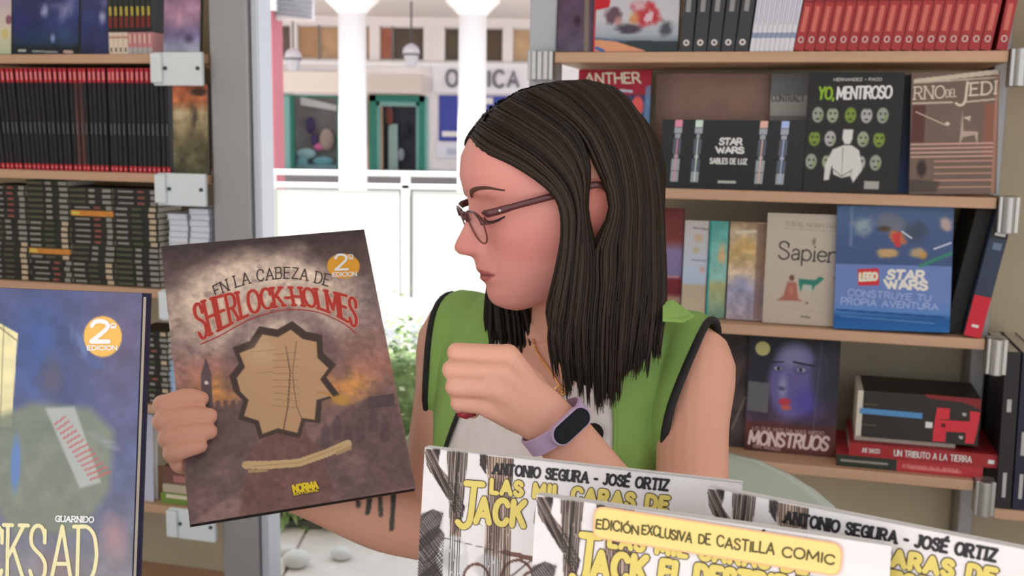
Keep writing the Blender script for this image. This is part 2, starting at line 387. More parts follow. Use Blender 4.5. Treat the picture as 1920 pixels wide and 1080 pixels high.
# aluminium clamp brackets of the right case
CL = mat('clamp', (185, 185, 182), .3, metal=.6)
for k, z in enumerate(ZT[:4]):
    g = G(); g.box(1.001, 1.04, z-.07, z+.004, -.03, .012)
    g.tube([(1.02, z-.07, .012), (1.02, z+.004, .012)], .013, 10)
    part('bracket', g, CL, Rr, bev=.002)
for k, z in enumerate(ZT[:4]):
    g = G(); g.box(.030, .086, z-.06, z+.003, -.03, .010)
    for uu in (.044, .07): g.tube([(uu, z-.06, .010), (uu, z+.003, .010)], .009, 10)
    part('bracket', g, CL, Rr, bev=.002)
# posts and backing panels
def post(nm, u0, u1, n0, n1, m): g = G(); g.box(u0, u1, .02, 2.5, n0, n1); o = struct(nm, g, m, bev=.004); o.matrix_world = SM; return o
post('trim_1', -.764, -.662, -.12, -.02, ALU)
post('trim_2', -.660, -.640, -.10, -.03, mat('aluminium_edge', (205, 212, 220), .35, metal=.3))
post('trim_3', .022, .084, -.10, -.034, mat('grey_post', (186, 190, 196), .4))
post('trim_5', .96, 1.12, -.315, -.30, BACKP)  # added panel that stops light leaking between the bookcases
post('trim_6', 1.62, 1.9, -.315, -.30, BACKP)
post('trim_4', 1.004, 1.036, -.28, -.20, ALU)

# ------------------------------------------------------------ rows of spines
def spine_proto(t, h, d, cov, prints, pages=PAPER, name='comic_book', cat='book', foreedge=False):
    r = thing(name, 'x', cat); b = .0009
    g = G()
    if not foreedge: g.box(0, t, 0, h, -b, 0)
    else: g.box(0, t, 0, h, -d, -d+b)
    z1 = 0 if foreedge else -b; z0 = -d+b if foreedge else -d
    g.box(0, b, 0, h, z0, z1); g.box(t-b, t, 0, h, z0, z1)
    part('cover', g, cov, r)
    g = G(); g.box(b+.0001, t-b-.0001, .002, h-.002, -d+.003, -b-.0001 if not foreedge else -.002); part('pages', g, pages, r)
    if prints:
        ms = []; g = G()
        for k, (y0, y1, x0, x1, m) in enumerate(prints):
            if m not in ms: ms.append(m)
            g.box(x0*t, x1*t, y0*h, y1*h, .0001, .0003+k*.00015, mi=ms.index(m))
        part('spine_print', g, ms, r, kind='stuff')
    return r
def row(proto, n, u0, z, pitch, lean, lab, group, off=-.012, first=0, jit=.004, t=.01):
    for i in range(n):
        a = lean(i/(max(n-1, 1))) if callable(lean) else lean
        dz = max(0., math.sin(math.radians(-a)))*t
        M = SM @ T(Vector((u0+i*pitch, z+.0005+dz, off-abs(rng.normal(0, jit))))) @ Rx(a, 'Z')
        l = lab(i)
        if i == 0 and first == 0: proto.matrix_world = M; proto['label'] = l; proto['group'] = group; o = proto
        else: o = dup(proto, M, l, group)
        yield o
def allrow(*a, **k): return list(row(*a, **k))
RED = mat('red_band', (196, 40, 55), .5); PINK = mat('pink_title', (235, 150, 150), .5); GREYP = mat('grey_print', (105, 105, 108), .6)
U_ = lambda x, y, off=0.: sh(x, y, off)[0]
# black spines, second shelf left
h = sh(200, 128, -.012)[1]-ZT[1]
prints = [(0, .06, 0, 1, RED), (.02, .04, .3, .7, PINK), (.86, 1, 0, 1, RED), (.885, .965, .28, .8, PINK), (.36, .47, .3, .62, GREYP), (.62, .84, .38, .55, mat('dim_print', (62, 62, 66), .6))]
pr = spine_proto(.0098, h, .17, BLACK, prints)
u0 = U_(-14, 300, -.012); u1 = U_(321, 300, -.012); n = 39; pit = (u1-u0)/n
rows = allrow(pr, n, u0, ZT[1], pit, lambda s: 4.2*max(0, 1-s*1.6), lambda i: 'slim black-spined comic with red head band, %s from the right in the left row' % ordn(n-1-i), 'black-spined comics on the second left shelf', jit=.002)
BROWN = mat('brown_spine', (92, 60, 58), .5)
def recover(o, m):
    c = [q for q in o.children if q.name.startswith('cover')][0]; c.data = c.data.copy(); c.data.materials[0] = m
for i in (19, 20): recover(rows[i], BROWN)
rows[19]['label'] = 'slim brown-red spine among the black comics, left one of the pair'; rows[20]['label'] = 'slim brown-red spine among the black comics, right one of the pair'
# red spines, top shelf right
REDC = mat('red_spine', (172, 44, 46), .45, var=.12, scale=8); RED2 = mat('red_print', (214, 110, 96), .5); DR = mat('dark_red', (140, 28, 34), .5)
h = .27; ring = mat('ring_print', (236, 226, 220), .5)
prints = [(.36, 1, 0, 1, DR), (.14, .33, .25, .7, RED2), (.38, .6, .35, .7, PINK)]
pr = spine_proto(.0195, h, .19, REDC, prints)
g = G(); g.tube([(.0098+.0046*math.cos(a), .022+.0058*math.sin(a), .0006) for a in np.linspace(0, 2*math.pi, 13)[:-1]], .0011, 5, closed=True); part('spine_emblem', g, ring, pr)
u0 = U_(1488, 97); u1 = U_(1860, 92); n = 18; pit = (u1-u0)/n
rows = allrow(pr, n, u0, ZT[0], pit, lambda s: -9+.6*s, lambda i: 'red-spined comic volume with white ring emblem, %s from the left in the slanting row' % ordn(i), 'red-spined comic volumes on the top right shelf', t=.0195, off=-.008, jit=.001)
dup(pr, SM @ T(Vector((U_(1872, 92)-.002, ZT[0]+.003, -.01))) @ Rx(-7, 'Z'), 'single red-spined volume standing apart at the right end of the top shelf')
g = None
# black spines on top shelf right
prints = [(.30, .62, .25, .62, mat('grey_title', (150, 150, 150), .5)), (.66, 1, .35, .6, GREYP)]
pr = spine_proto(.0265, .27, .19, mat('charcoal_cover', (58, 60, 62), .5), prints)
g = G(); g.lathe([(.0001, 0), (.0065, 0), (.0065, .0006), (.0001, .0006)], 16, M=T(Vector((.013, .018, .0003)))); g2 = part('spine_emblem', g, ring, pr)
g = G(); g.lathe([(.0001, 0), (.003, 0), (.003, .0004), (.0001, .0004)], 10, M=T(Vector((.013, .018, .0010)))); part('emblem_centre', g, BLACK, g2)
u0 = U_(1273, 97); pit = (U_(1404, 97)-u0)/5
allrow(pr, 5, u0, ZT[0], pit, lambda s: -2.5-3*s, lambda i: 'thick charcoal-spined comic with white round emblem, %s from the left of five' % ordn(i), 'charcoal-spined comics on the top right shelf', t=.0265, off=-.008, jit=.001)
# white spines
prints = [(.10, .14, 0, 1, mat('bluegrey_print', (150, 160, 190), .6)), (.2, .9, .3, .6, mat('pale_print', (190, 195, 215), .6))]
pr = spine_proto(.0092, .27, .17, mat('white_cover', (226, 226, 234), .5), prints)
u0 = U_(1405, 97); pit = (U_(1487, 97)-u0)/9
allrow(pr, 9, u0, ZT[0], pit, lambda s: -6-2*s, lambda i: 'thin white-spined comic, %s from the left between charcoal and red spines' % ordn(i), 'thin white-spined comics on the top right shelf', t=.0092, off=-.008, jit=.001)
# top left small spines (two tiers of paperbacks)
prints = [(.05, .2, .1, .75, mat('maroon_print', (125, 45, 40), .5)), (.21, .33, .3, .75, mat('olive_yellow', (190, 176, 70), .5)), (.33, 1, .1, .9, mat('bottle_print', (44, 52, 46), .5))]
pr = spine_proto(.0145, .18, .12, BLACK, prints, name='manga_volume')
zt = ZT[0]
ua = U_(203, 60, -.012); ub = U_(300, 60, -.012)
cream = spine_proto(.0125, .052, .12, mat('cream_cover', (232, 214, 192), .5), [(.1, .3, .35, .65, BLACK), (.72, .82, 0, 1, mat('tan_print', (200, 150, 120), .5))], name='pocket_book')
allrow(cream, 4, ua, zt, .0135, 0, lambda i: 'tiny cream pocket book with black dots under the dark spines, %s from the left' % ordn(i), 'cream pocket books on the top left shelf', jit=.0005)
pinkb = spine_proto(.0125, .052, .12, mat('rose_cover', (205, 140, 140), .5), [(.0, .3, 0, 1, mat('grey_foot', (180, 180, 180), .6)), (.5, .9, .35, .6, mat('cream_cover', (232, 214, 192)))], name='pocket_book')
allrow(pinkb, 5, ua+4*.0135, zt, .0135, 0, lambda i: 'tiny rose and grey pocket book, %s from the left of its tier' % ordn(i), 'rose pocket books on the top left shelf', jit=.0005)
allrow(pr, 8, ua, zt+.0535, .0152, 0, lambda i: 'dark paperback with yellow and maroon spine, %s from the left in the upper tier' % ordn(i), 'dark paperbacks on the top left shelf', jit=.0005, off=-.012)
# manga stacks, third shelf left
GRN = mat('green_print', (88, 92, 66), .6); GRY = mat('silver_print', (150, 146, 138), .6); TAN = mat('tan_logo', (200, 180, 150), .6); RUST = mat('rust_print', (150, 85, 75), .6)
ORG = mat('orange_spine', (214, 140, 60), .5, var=.15, scale=60)
DK = mat('darkgreen_cover', (42, 42, 34), .55, var=.2, scale=40)
def lying_proto(L_, t, d, cov, pr, fore=False, name='manga_volume'):
    # built upright then turned so that the spine runs left to right
    r = thing(name, 'x', 'book'); b = .0009; g = G()
    if fore: g.box(0, L_, 0, t, -d, -d+b); g.box(0, L_, 0, b, -d+b, 0); g.box(0, L_, t-b, t, -d+b, 0)
    else: g.box(0, L_, 0, t, -b, 0); g.box(0, L_, 0, b, -d, -b); g.box(0, L_, t-b, t, -d, -b)
    part('cover', g, cov, r)
    g = G(); g.box(.002, L_-.002, b+.0001, t-b-.0001, -d+.002, -.001 if fore else -b-.0001); part('pages', g, WHITEP if fore else PAPER, r)
    if pr:
        ms = []; g = G()
        for k, (x0, x1, y0, y1, m) in enumerate(pr):
            if m not in ms: ms.append(m)
            g.box(x0*L_, x1*L_, y0*t, y1*t, .0001, .0003+k*.00015, mi=ms.index(m))
        part('spine_print', g, ms, r, kind='stuff')
    return r
def stack(protos, n, u0, z0, t, L_, lab, group, pick, off=-.012, ju=.0015):
    for i in range(n):
        p = protos[pick(i)]
        M = SM @ T(Vector((u0+rng.normal(0, ju), z0+.0004+i*t, off-abs(rng.normal(0, .002)))))
        if p.get('used'): dup(p, M, lab(i, n), group)
        else: p.matrix_world = M; p['label'] = lab(i, n); p['group'] = group; p['used'] = 1
tt = .01455
def mk(Lx): return [lying_proto(Lx, tt-.0006, .11, DK, [(.02, .38, .3, .7, GRN), (.46, .6, .25, .75, GRY), (.78, .98, .2, .8, GRY)]),
    lying_proto(Lx, tt-.0006, .11, DK, [(.04, .3, .3, .7, GRY), (.4, .62, .3, .7, GRN), (.8, .95, .15, .85, TAN)]),
    lying_proto(Lx, tt-.0006, .11, DK, [(.1, .45, .35, .65, GRY), (.55, .7, .3, .7, RUST), (.84, .97, .15, .85, GRY)]),
    lying_proto(Lx, tt-.0006, .11, ORG, [(.02, .2, .2, .8, mat('yellow_print', (220, 200, 90)))])]
ue = U_(299, 430, -.012); Lx = .124; nm = ['right-hand', 'second', 'third', 'far left']
for k in range(4):
    u0 = ue-(k+1)*(Lx+.004); N = [17, 17, 18, 17][k]
    org = {1: 12, 2: 5}.get(k)
    lab = lambda i, n, k=k: ('orange-spined paperback in the %s stack of dark manga' % nm[k]) if i == {1: 12, 2: 5}.get(k) else 'dark lying paperback, %s from the bottom of the %s manga stack' % (ordn(i), nm[k])
    stack(mk(Lx), N, u0, ZT[2], tt, Lx, lab, 'dark paperbacks stacked flat on the third left shelf', lambda i, o=org, k=k: 3 if i == o else [(0, 0, 1, 1, 2), (1, 0, 2, 2, 0), (2, 1, 1, 0, 0), (1, 1, 0, 2, 2)][k][min(4, i*5//17)], off=-.012)
# stacks turned page side out beside them
for k, (ua, ub, nn) in enumerate(((-.893, -.838, 13), (-.834, -.779, 14))):
    pf = [lying_proto(ub-ua, .0142, .12, mat('paleblue_cover', (190, 200, 216), .6), None, fore=True)]
    stack(pf, nn, ua, ZT[2], .0145, 0, lambda i, n, k=k: 'paperback lying page side out, %s from the bottom of the %s white stack' % (ordn(i), ['left', 'right'][k]), 'page-side-out paperbacks beside the post', lambda i: 0, off=-.02, ju=.0006)
# fourth left shelf
stack(mk(.105), 13, U_(247, 670, -.012), ZT[3], tt, 0, lambda i, n: 'dark lying paperback on the fourth left shelf, %s from the bottom' % ordn(i), 'dark paperbacks on the fourth left shelf', lambda i: (0, 0, 1, 0, 2)[i % 5])
pf = [lying_proto(.10, .0142, .12, mat('skyblue_cover', (150, 190, 225), .6), None, fore=True)]
pf[0].children[1].data.materials[0] = mat('bluewhite_paper', (178, 205, 232), .9)
stack(pf, 8, U_(292, 700, -.02), ZT[3], .0145, 0, lambda i, n: 'pale blue paperback lying page side out beside the held comic, %s from the bottom' % ordn(i), 'pale blue paperbacks on the fourth left shelf', lambda i: 0, off=-.02)
# fifth left shelf
M, w_, h_, of = on_shelf(240, 285, 775, 925, ZT[4], 2, off=-.02); face_book('white comic standing on the fifth left shelf behind the dark blue hardback', M, w_, h_, .02, WHITEP, Cv(w_, h_, .004, (240, 775, 285, 925), base=(200, 205, 225)))
cvb = bpy.data.objects[-1] if False else None
lp = lying_proto(.16, .028, .2, mat('green_cover', (120, 150, 70), .6), [(.1, .6, .55, .9, mat('cream_print', (225, 215, 190)))], name='lying_book'); lp.matrix_world = SM @ T(Vector((U_(292, 910), ZT[4]+.0005, -.02))); lp['label'] = 'green book lying flat below the fingers on the fifth left shelf'
lp = lying_proto(.16, .022, .2, mat('cream_cover2', (196, 182, 160), .6), None, name='lying_book'); lp.matrix_world = SM @ T(Vector((U_(294, 890), ZT[4]+.029, -.024))); lp['label'] = 'cream book lying on top of the green book'
lp = lying_proto(.15, .045, .19, mat('brown_box', (120, 85, 75), .6), [(.2, .9, .1, .5, mat('rose_print', (180, 120, 115)))], name='lying_book'); lp.matrix_world = SM @ T(Vector((U_(292, 870), ZT[4]+.0515, -.03))); lp['label'] = 'thick brown and rose book on top of the cream book by the fingers'

# ------------------------------------------------------------ face-out covers
def cover(x0, x1, y0, y1, zb, label, paint, t=.012, cov=BLACK, res=.0016, tilt=5, off=None, lean=0, base=(128, 128, 128), **k):
    M, w_, h_, of = on_shelf(x0, x1, y0, y1, zb, tilt, off, lean); M = T(Vector((0, 0, t*math.sin(math.radians(tilt))+max(0, math.sin(math.radians(lean)))*w_))) @ M
    cv = Cv(w_, h_, res, (x0, y0, x1, y1), base=base); paint(cv); r = face_book(label, M, w_, h_, t, cov, cv, **k)
    q = lambda x, y: ((x-x0)/(x1-x0)*w_, h_-(y-y0)/(y1-y0)*h_)
    return r, q
W_ = mat('white_ink', (235, 235, 232), .5); GI = mat('grey_ink', (190, 190, 186), .5); BI = mat('black_ink', (30, 28, 28), .5)
# top left blue comics
def pb(c):
    c.vgrad([(0, (84, 92, 138)), (.6, (52, 60, 112)), (.86, (46, 66, 92)), (.95, (30, 38, 45)), (1, (30, 38, 45))]); c.noise(.35, 40, 3); c.ell((60, 60), 30, 26, (36, 74, 120), .6, .9, n=.8); c.ell((118, 60), 20, 26, (60, 90, 140), .6, .9, n=.9); c.ell((100, 12), 34, 10, (120, 125, 175), .6, .9, n=1)
    c.ell((35, 40), 22, 30, (52, 56, 124), .7, .6); c.ell((80, 20), 10, 14, (180, 190, 225), .8, .8, n=.6); c.ell((120, 18), 14, 30, (165, 170, 215), .7, .9, .5, n=.8); c.ell((96, 68), 6, 10, (160, 185, 230), .8, .7)
    c.poly([(20, 85), (145, 85), (145, 97), (20, 97)], (30, 38, 44), .9); c.line([(32, 90), (44, 90)], 4, (190, 195, 180)); c.line([(58, 91), (104, 93)], 3, (150, 160, 160)); c.line([(118, 92), (132, 93)], 5, (200, 170, 160))
cover(19, 144, -40, 96, ZT[0], 'wide blue comic cover facing out at the left of the top shelf', pb, off=-.012)
def pb2(c):
    c.vgrad([(0, (86, 92, 138)), (.6, (58, 66, 118)), (1, (42, 50, 84))]); c.noise(.35, 40, 9); c.ell((188, 30), 9, 14, (190, 195, 225), .8, .8, n=.6); c.ell((192, 5), 10, 12, (120, 120, 170), .8, .8)
cover(148, 201, -40, 95, ZT[0], 'narrow strip of a second blue comic cover beside the dark spines', pb2, off=-.012)
def pb3(c): c.vgrad([(0, (200, 170, 210)), (.7, (225, 215, 190)), (1, (190, 200, 170))]); c.ell((12, 35), 6, 8, (130, 70, 100), .8); c.ell((5, 60), 8, 8, (215, 200, 120), .8)
cover(-60, 17, -40, 96, ZT[0], 'pale pink and cream comic cut by the left picture edge', pb3, off=-.012)
def pb4(c): c.vgrad([(0, (150, 110, 140)), (.55, (175, 140, 165)), (.75, (120, 110, 150)), (1, (190, 200, 215))]); c.noise(.3, 25, 5); c.ell((333, 35), 10, 22, (215, 165, 185), .8, .8, n=.8); c.ell((352, 70), 14, 12, (70, 60, 85), .8, .8)
cover(304, 372, -40, 97, ZT[0], 'mauve comic cover beside the grey post on the top left shelf', pb4, off=-.015)
def pb5(c):
    c.vgrad([(0, (200, 110, 80)), (.2, (205, 125, 80)), (.32, (190, 170, 130)), (.6, (120, 110, 80)), (1, (85, 85, 60))]); c.noise(.45, 18, 6)
    c.ell((372, 172), 20, 9, (60, 45, 40), .9, .5); c.ell((337, 210), 12, 14, (220, 205, 170), .8, .8, n=.8); c.ell((362, 220), 9, 26, (60, 50, 42), .7, .7, n=.8); c.ell((376, 215), 7, 20, (215, 190, 140), .7, .8, n=.8)
cover(323, 388, 158, 318, ZT[1], 'orange and green comic cover beside the post on the second left shelf', pb5, off=-.006, tilt=2)
# right top shelf
def pm(c): c.vgrad([(0, (105, 70, 95)), (1, (88, 78, 98))]); c.noise(.3, 30, 2); c.ell((1082, 40), 9, 14, (50, 30, 45), .8, .6); c.line([(1098, -20), (1101, 97)], 9, (150, 140, 110), .7, 3)
cover(1046, 1112, -60, 97, ZT[0], 'dim mauve comic cover at the left end of the top right shelf', pm, off=-.02)
def pm2(c):
    c.vgrad([(0, (200, 195, 200)), (.6, (205, 205, 212)), (.8, (170, 180, 190)), (1, (60, 75, 80))])
    c.poly([(1114, -60), (1148, -60), (1142, 14), (1114, 20)], (200, 35, 45)); c.ell((1150, 30), 20, 22, (90, 60, 70), .85, .5, n=.7); c.ell((1160, 40), 10, 12, (205, 150, 140), .8, .6)
    c.ell((1212, 28), 34, 28, (190, 40, 50), .9, .4, .4, n=.7); c.ell((1190, 35), 14, 16, (225, 165, 90), .7, .7, n=.5); c.ell((1180, 55), 30, 12, (60, 50, 62), .85, .5, n=.6); c.ell((1250, 55), 16, 20, (55, 55, 62), .8, .6, n=.6); c.ell((1200, 12), 16, 12, (225, 220, 225), .7, .6, n=.7)
    c.ell((1217, 32), 10, 14, (230, 225, 232), .8, .5, .3, n=.9); c.poly([(1114, 72), (1180, 80), (1215, 97), (1114, 97)], (226, 160, 120)); c.poly([(1150, 76), (1275, 78), (1275, 97), (1218, 97)], (50, 62, 66)); c.line([(1120, 90), (1133, 95)], 6, (60, 110, 180)); c.line([(1114, 72), (1175, 78)], 4, (80, 110, 140), .8)
    c.line([(1115, -60), (1115, 97)], 4, (190, 30, 40))
cover(1113, 1273, -60, 97, ZT[0], 'white and red comic with a racing motorbike scene on the top right shelf', pm2, off=-.012)
# second right shelf
def p1(c):
    c.vgrad([(0, (168, 28, 52)), (.2, (168, 28, 52)), (.24, (45, 60, 100)), (1, (60, 80, 125))]); c.ell((1192, 205), 13, 22, (235, 95, 90), .95, .25); c.line([(1159, 173), (1180, 175)], 5, (190, 200, 215))
    c.poly([(1206, 165), (1216, 162), (1216, 365), (1200, 365)], (110, 140, 180), .9, 2); c.noise(.15, 30, 8)
r, q = cover(1079, 1216, 132, 362, ZT[1], 'red and navy comic cover half hidden behind her hair', p1, off=-.06)
write(r, 'ANTHER', bil([q(1092, 140), q(1192, 138), q(1196, 158), q(1092, 160)]), .0042, mat('cream_ink', (225, 215, 190), .5), name='cover_title')
def p2(c): c.vgrad([(0, (150, 120, 105)), (1, (165, 125, 108))]); c.noise(.1, 60, 4); c.ell((1385, 205), 30, 20, (175, 130, 110), .6, .8)
cover(1226, 1440, 139, 362, ZT[1], 'wide brown picture book standing behind the black box', p2, off=-.15, tilt=3)
def p3(c): c.vgrad([(0, (120, 120, 120)), (.18, (128, 128, 130)), (.19, (185, 180, 172)), (.36, (185, 180, 172)), (.37, (140, 132, 124)), (1, (135, 128, 120))])
r, q = cover(1441, 1510, 139, 362, ZT[1], 'grey comic with a pale title band between brown book and black cover', p3, off=-.12, tilt=3)
write(r, 'CONTRACT', bil([q(1444, 180), q(1504, 180), q(1504, 193), q(1444, 193)]), .0028, mat('grey_title2', (110, 110, 110)), name='cover_title')
g = G(); M, bw, bh, of = on_shelf(1240, 1508, 226, 360, ZT[1], 0, off=-.016)
bx = thing('gift_box', 'black slipcase box printed with four glowing metal hilts', 'box', M)
g.box(0, bw, 0, bh, -.075, 0); part('box_body', g, mat('box_black', (26, 28, 30), .4), bx, bev=.001)
g = G(); g.box(-.0006, bw+.0006, .0, .004, -.0755, .0004); part('lid_seam', g, BLACK, bx)
q = lambda x, y: ((x-1240)/268*bw, bh-(y-226)/134*bh)
SIL = mat('silver_ink', (160, 165, 170), .35, metal=.3); SIL2 = mat('steel_ink', (92, 98, 108), .4, metal=.3)
for k, (cx, glow) in enumerate(((1272, (235, 150, 175)), (1311, (215, 240, 225)), (1432, (245, 190, 170)), (1471, (180, 200, 250)))):
    g = G(); x, yt = q(cx, 226); x2, yb = q(cx-6, 348); f_ = lambda s, a: (x*(1-s)+x2*s+a, yt*(1-s)+yb*s)
    gm = mat('glow_print_%d' % k, glow, .5)
    segs = [(0, .12, .0078, 0), (.12, .22, .0080, 1), (.22, .3, .0035 if k == 1 else .0055, 1), (.3, .55, .0082, 2), (.55, .62, .0045, 1), (.62, .82, .0088, 2 if k % 2 else 1), (.82, 1, .0082, 1)]
    for a, b, wd, mi in segs:
        p = f_(a+.005, 0); r_ = f_(b-.005, 0); g.prism([(p[0]-wd, p[1]), (p[0]+wd, p[1]), (r_[0]+wd, r_[1]), (r_[0]-wd, r_[1])], .0002, .0009, mi=mi)
    g.prism([(f_(.3, -.001)), (f_(.3, .001)), (f_(.98, .001)), (f_(.98, -.001))], .001, .0013, mi=0)
    part('printed_hilt', g, [gm, SIL, SIL2], bx, label='printed metal hilt')
write(bx, 'STAR', bil([q(1352, 261), q(1392, 261), q(1392, 273), q(1350, 273)]), .0036, W_, name='box_title', gap=.1)
write(bx, 'WARS', bil([q(1344, 278), q(1396, 278), q(1396, 289), q(1346, 289)]), .0036, W_, name='box_title', gap=.1)
write(bx, 'SABLES DE LUZ', bil([q(1334, 300), q(1403, 300), q(1403, 310), q(1334, 310)]), .0022, W_, name='box_title')
g = G(); a = q(1350, 343); b = q(1384, 348); g.box(a[0], b[0], b[1], a[1], .0002, .0006); part('publisher_strip', g, GI, bx)
def p4(c):
    c.c[:] = (40, 40, 38); k = 0
    for j, yy in enumerate((217, 262, 306)):
        for i, xx in enumerate((1532, 1560, 1594, 1624, 1654)):
            if j == 1 and i == 2: continue
            if j == 2 and i == 2: continue
            cc = [(165, 175, 160), (190, 192, 188), (130, 160, 60), (170, 180, 150)][(i*3+j*2) % 4]
            x2 = xx-j*4+(i == 1)*j*2; c.ell((x2, yy), 12, 17, cc, .95, .2); c.ell((x2-4, yy-3), 3, 3, (45, 48, 40), .9, .5); c.ell((x2+5, yy-3), 3, 3, (45, 48, 40), .9, .5); c.ell((x2, yy+8), 5, 2.5, (50, 52, 40), .9, .5); c.noise(.0, 9)
            if (i+j) % 2: c.ell((x2, yy-14), 10, 4, (38, 38, 36), .8, .5)
            else: c.ell((x2+6, yy+4), 4, 8, (120, 150, 60), .6, .6)
    c.poly([(1582, 244), (1601, 244), (1600, 262), (1596, 272), (1586, 272), (1581, 262)], (225, 225, 220), 1, 1)
    c.poly([(1564, 282), (1584, 274), (1600, 274), (1614, 283), (1622, 320), (1606, 345), (1600, 332), (1603, 318), (1600, 332), (1584, 336), (1568, 330), (1564, 310), (1560, 340), (1550, 342), (1551, 312)], (222, 222, 216), 1, 1)
    c.line([(1583, 278), (1584, 332)], 1.5, (150, 150, 145)); c.line([(1567, 320), (1584, 333), (1601, 322)], 2, (120, 120, 116)); c.poly([(1627, 341), (1655, 341), (1655, 356), (1627, 356)], (190, 190, 182), .9, 1)
r, q = cover(1511, 1690, 137, 364, ZT[1], 'black comic cover with rows of pale faces around a white-shirted figure', p4, off=-.012, tilt=3, res=.0012)
write(r, 'YO,', bil([q(1533, 165), q(1560, 165), q(1560, 187), q(1531, 187)]), .0042, mat('lime_ink', (150, 195, 40), .5), name='cover_title', gap=.15)
write(r, 'MENTIROSO', bil([q(1567, 165), q(1668, 162), q(1667, 184), q(1567, 187)]), .0042, W_, name='cover_title', gap=.12)
write(r, 'HERNANDEZ - PACO', bil([q(1559, 148), q(1648, 147), q(1648, 152), q(1559, 153)]), .0014, GI, name='author_line')
r, q = cover(1688, 1722, 142, 366, ZT[1], 'narrow dark blue comic edge between the black cover and the brown one', lambda c: (c.vgrad([(0, (35, 42, 40)), (.4, (32, 45, 60)), (.7, (40, 55, 90)), (1, (50, 75, 130))]), c.line([(1712, 365), (1716, 240)], 8, (130, 140, 155), .6, 3)), off=-.055, tilt=3, lean=-2)
def p5(c):
    c.c[:] = (120, 100, 88)
    c.poly([(1717, 150), (1875, 137), (1875, 146), (1716, 158)], (215, 200, 180)); c.line([(1717, 157), (1875, 152)], 3, (205, 190, 172)); c.line([(1716, 196), (1790, 196)], 3.5, (205, 190, 172)); c.line([(1812, 196), (1874, 192)], 3.5, (205, 190, 172))
    c.poly([(1716, 200), (1740, 200), (1738, 270), (1712, 270)], (90, 45, 40), .8, 2); c.poly([(1850, 200), (1872, 200), (1868, 300), (1850, 300)], (165, 95, 75), .6, 3); c.ell((1790, 235), 40, 30, (120, 104, 92), .9, .5)
    c.line([(1722, 212), (1778, 238)], 2, (215, 195, 180)); c.ell((1782, 236), 5, 4, (225, 210, 190)); c.poly([(1805, 280), (1810, 212), (1813, 250), (1840, 252), (1840, 280), (1834, 258), (1812, 262)], (200, 180, 165), .9, 1); c.poly([(1812, 225), (1826, 222), (1824, 232)], (215, 200, 185))
    for k, yy in enumerate((274, 282, 290, 298, 307, 318, 330, 343, 356)):
        c.line([(1714 if k < 4 else 1760, yy), (1868, yy)], 3.4, (205, 165, 150) if k < 4 else (190, 145, 128))
    c.ell((1735, 320), 12, 22, (50, 35, 32), .85, .5); c.poly([(1710, 340), (1770, 345), (1765, 366), (1710, 366)], (75, 65, 60), .8, 2); c.line([(1873, 150), (1870, 366)], 6, (185, 130, 110), .8, 1)
r, q = cover(1712, 1877, 138, 369, ZT[1], 'brown hardback with striped engraving and a pale capital title', p5, off=-.014, tilt=4, lean=-2.2, res=.0012, cov=mat('brown_hard', (110, 90, 78), .5))
CI = mat('cream_title', (222, 208, 188), .5)
write(r, 'RNO', bil([q(1719, 165), q(1775, 164), q(1775, 187), q(1718, 188)]), .0028, CI, serif=.1, name='cover_title')
write(r, 'DEL', bil([q(1778, 172), q(1798, 171), q(1798, 185), q(1778, 186)]), .0018, CI, name='cover_title')
write(r, 'J', bil([q(1799, 160), q(1820, 159), q(1816, 202), q(1797, 202)]), .005, CI, name='cover_title')
write(r, 'EDI', bil([q(1824, 161), q(1872, 159), q(1871, 182), q(1824, 184)]), .0038, CI, serif=.08, name='cover_title', gap=.25)
# third right shelf
def p6(c): c.vgrad([(0, (110, 45, 40)), (.3, (130, 60, 55)), (.4, (140, 125, 165)), (.62, (130, 120, 165)), (.68, (120, 35, 45)), (.8, (110, 30, 40)), (.85, (170, 140, 120)), (1, (150, 120, 100))]); c.ell((1256, 430), 15, 24, (120, 55, 45), .8, .5); c.line([(1240, 525), (1272, 525)], 4, (200, 150, 150), .8)
cover(1180, 1278, 390, 600, ZT[2], 'wine-red and lilac comic cover just right of her hair', p6, off=-.07)
def p7(c): c.vgrad([(0, (205, 195, 190)), (.5, (190, 205, 225)), (.65, (180, 200, 222)), (.68, (190, 175, 150)), (1, (200, 185, 160))]); c.line([(1296, 428), (1324, 430)], 3, (150, 130, 130)); c.ell((1306, 447), 11, 12, (205, 170, 120), .7, .7, n=.6); c.ell((1303, 468), 10, 8, (195, 175, 110), .6, .7); c.line([(1296, 486), (1322, 487)], 3, (150, 150, 170)); c.ell((1316, 503), 8, 10, (225, 150, 140), .6, .7)
cover(1280, 1325, 415, 588, ZT[2], 'pale blue and cream comic, first of the narrow face-out trio', p7, t=.018, off=-.06, cov=WHITEP)
def p8(c): c.vgrad([(0, (90, 175, 165)), (.3, (130, 195, 185)), (.6, (150, 200, 190)), (.65, (185, 185, 130)), (1, (120, 160, 140))]); c.poly([(1325, 416), (1331, 416), (1331, 588), (1325, 588)], (50, 160, 155)); c.ell((1352, 475), 10, 28, (225, 165, 110), .75, .6, n=.7); c.noise(.12, 12, 3)
cover(1327, 1362, 416, 590, ZT[2], 'turquoise comic, middle of the narrow face-out trio', p8, t=.018, off=-.055)
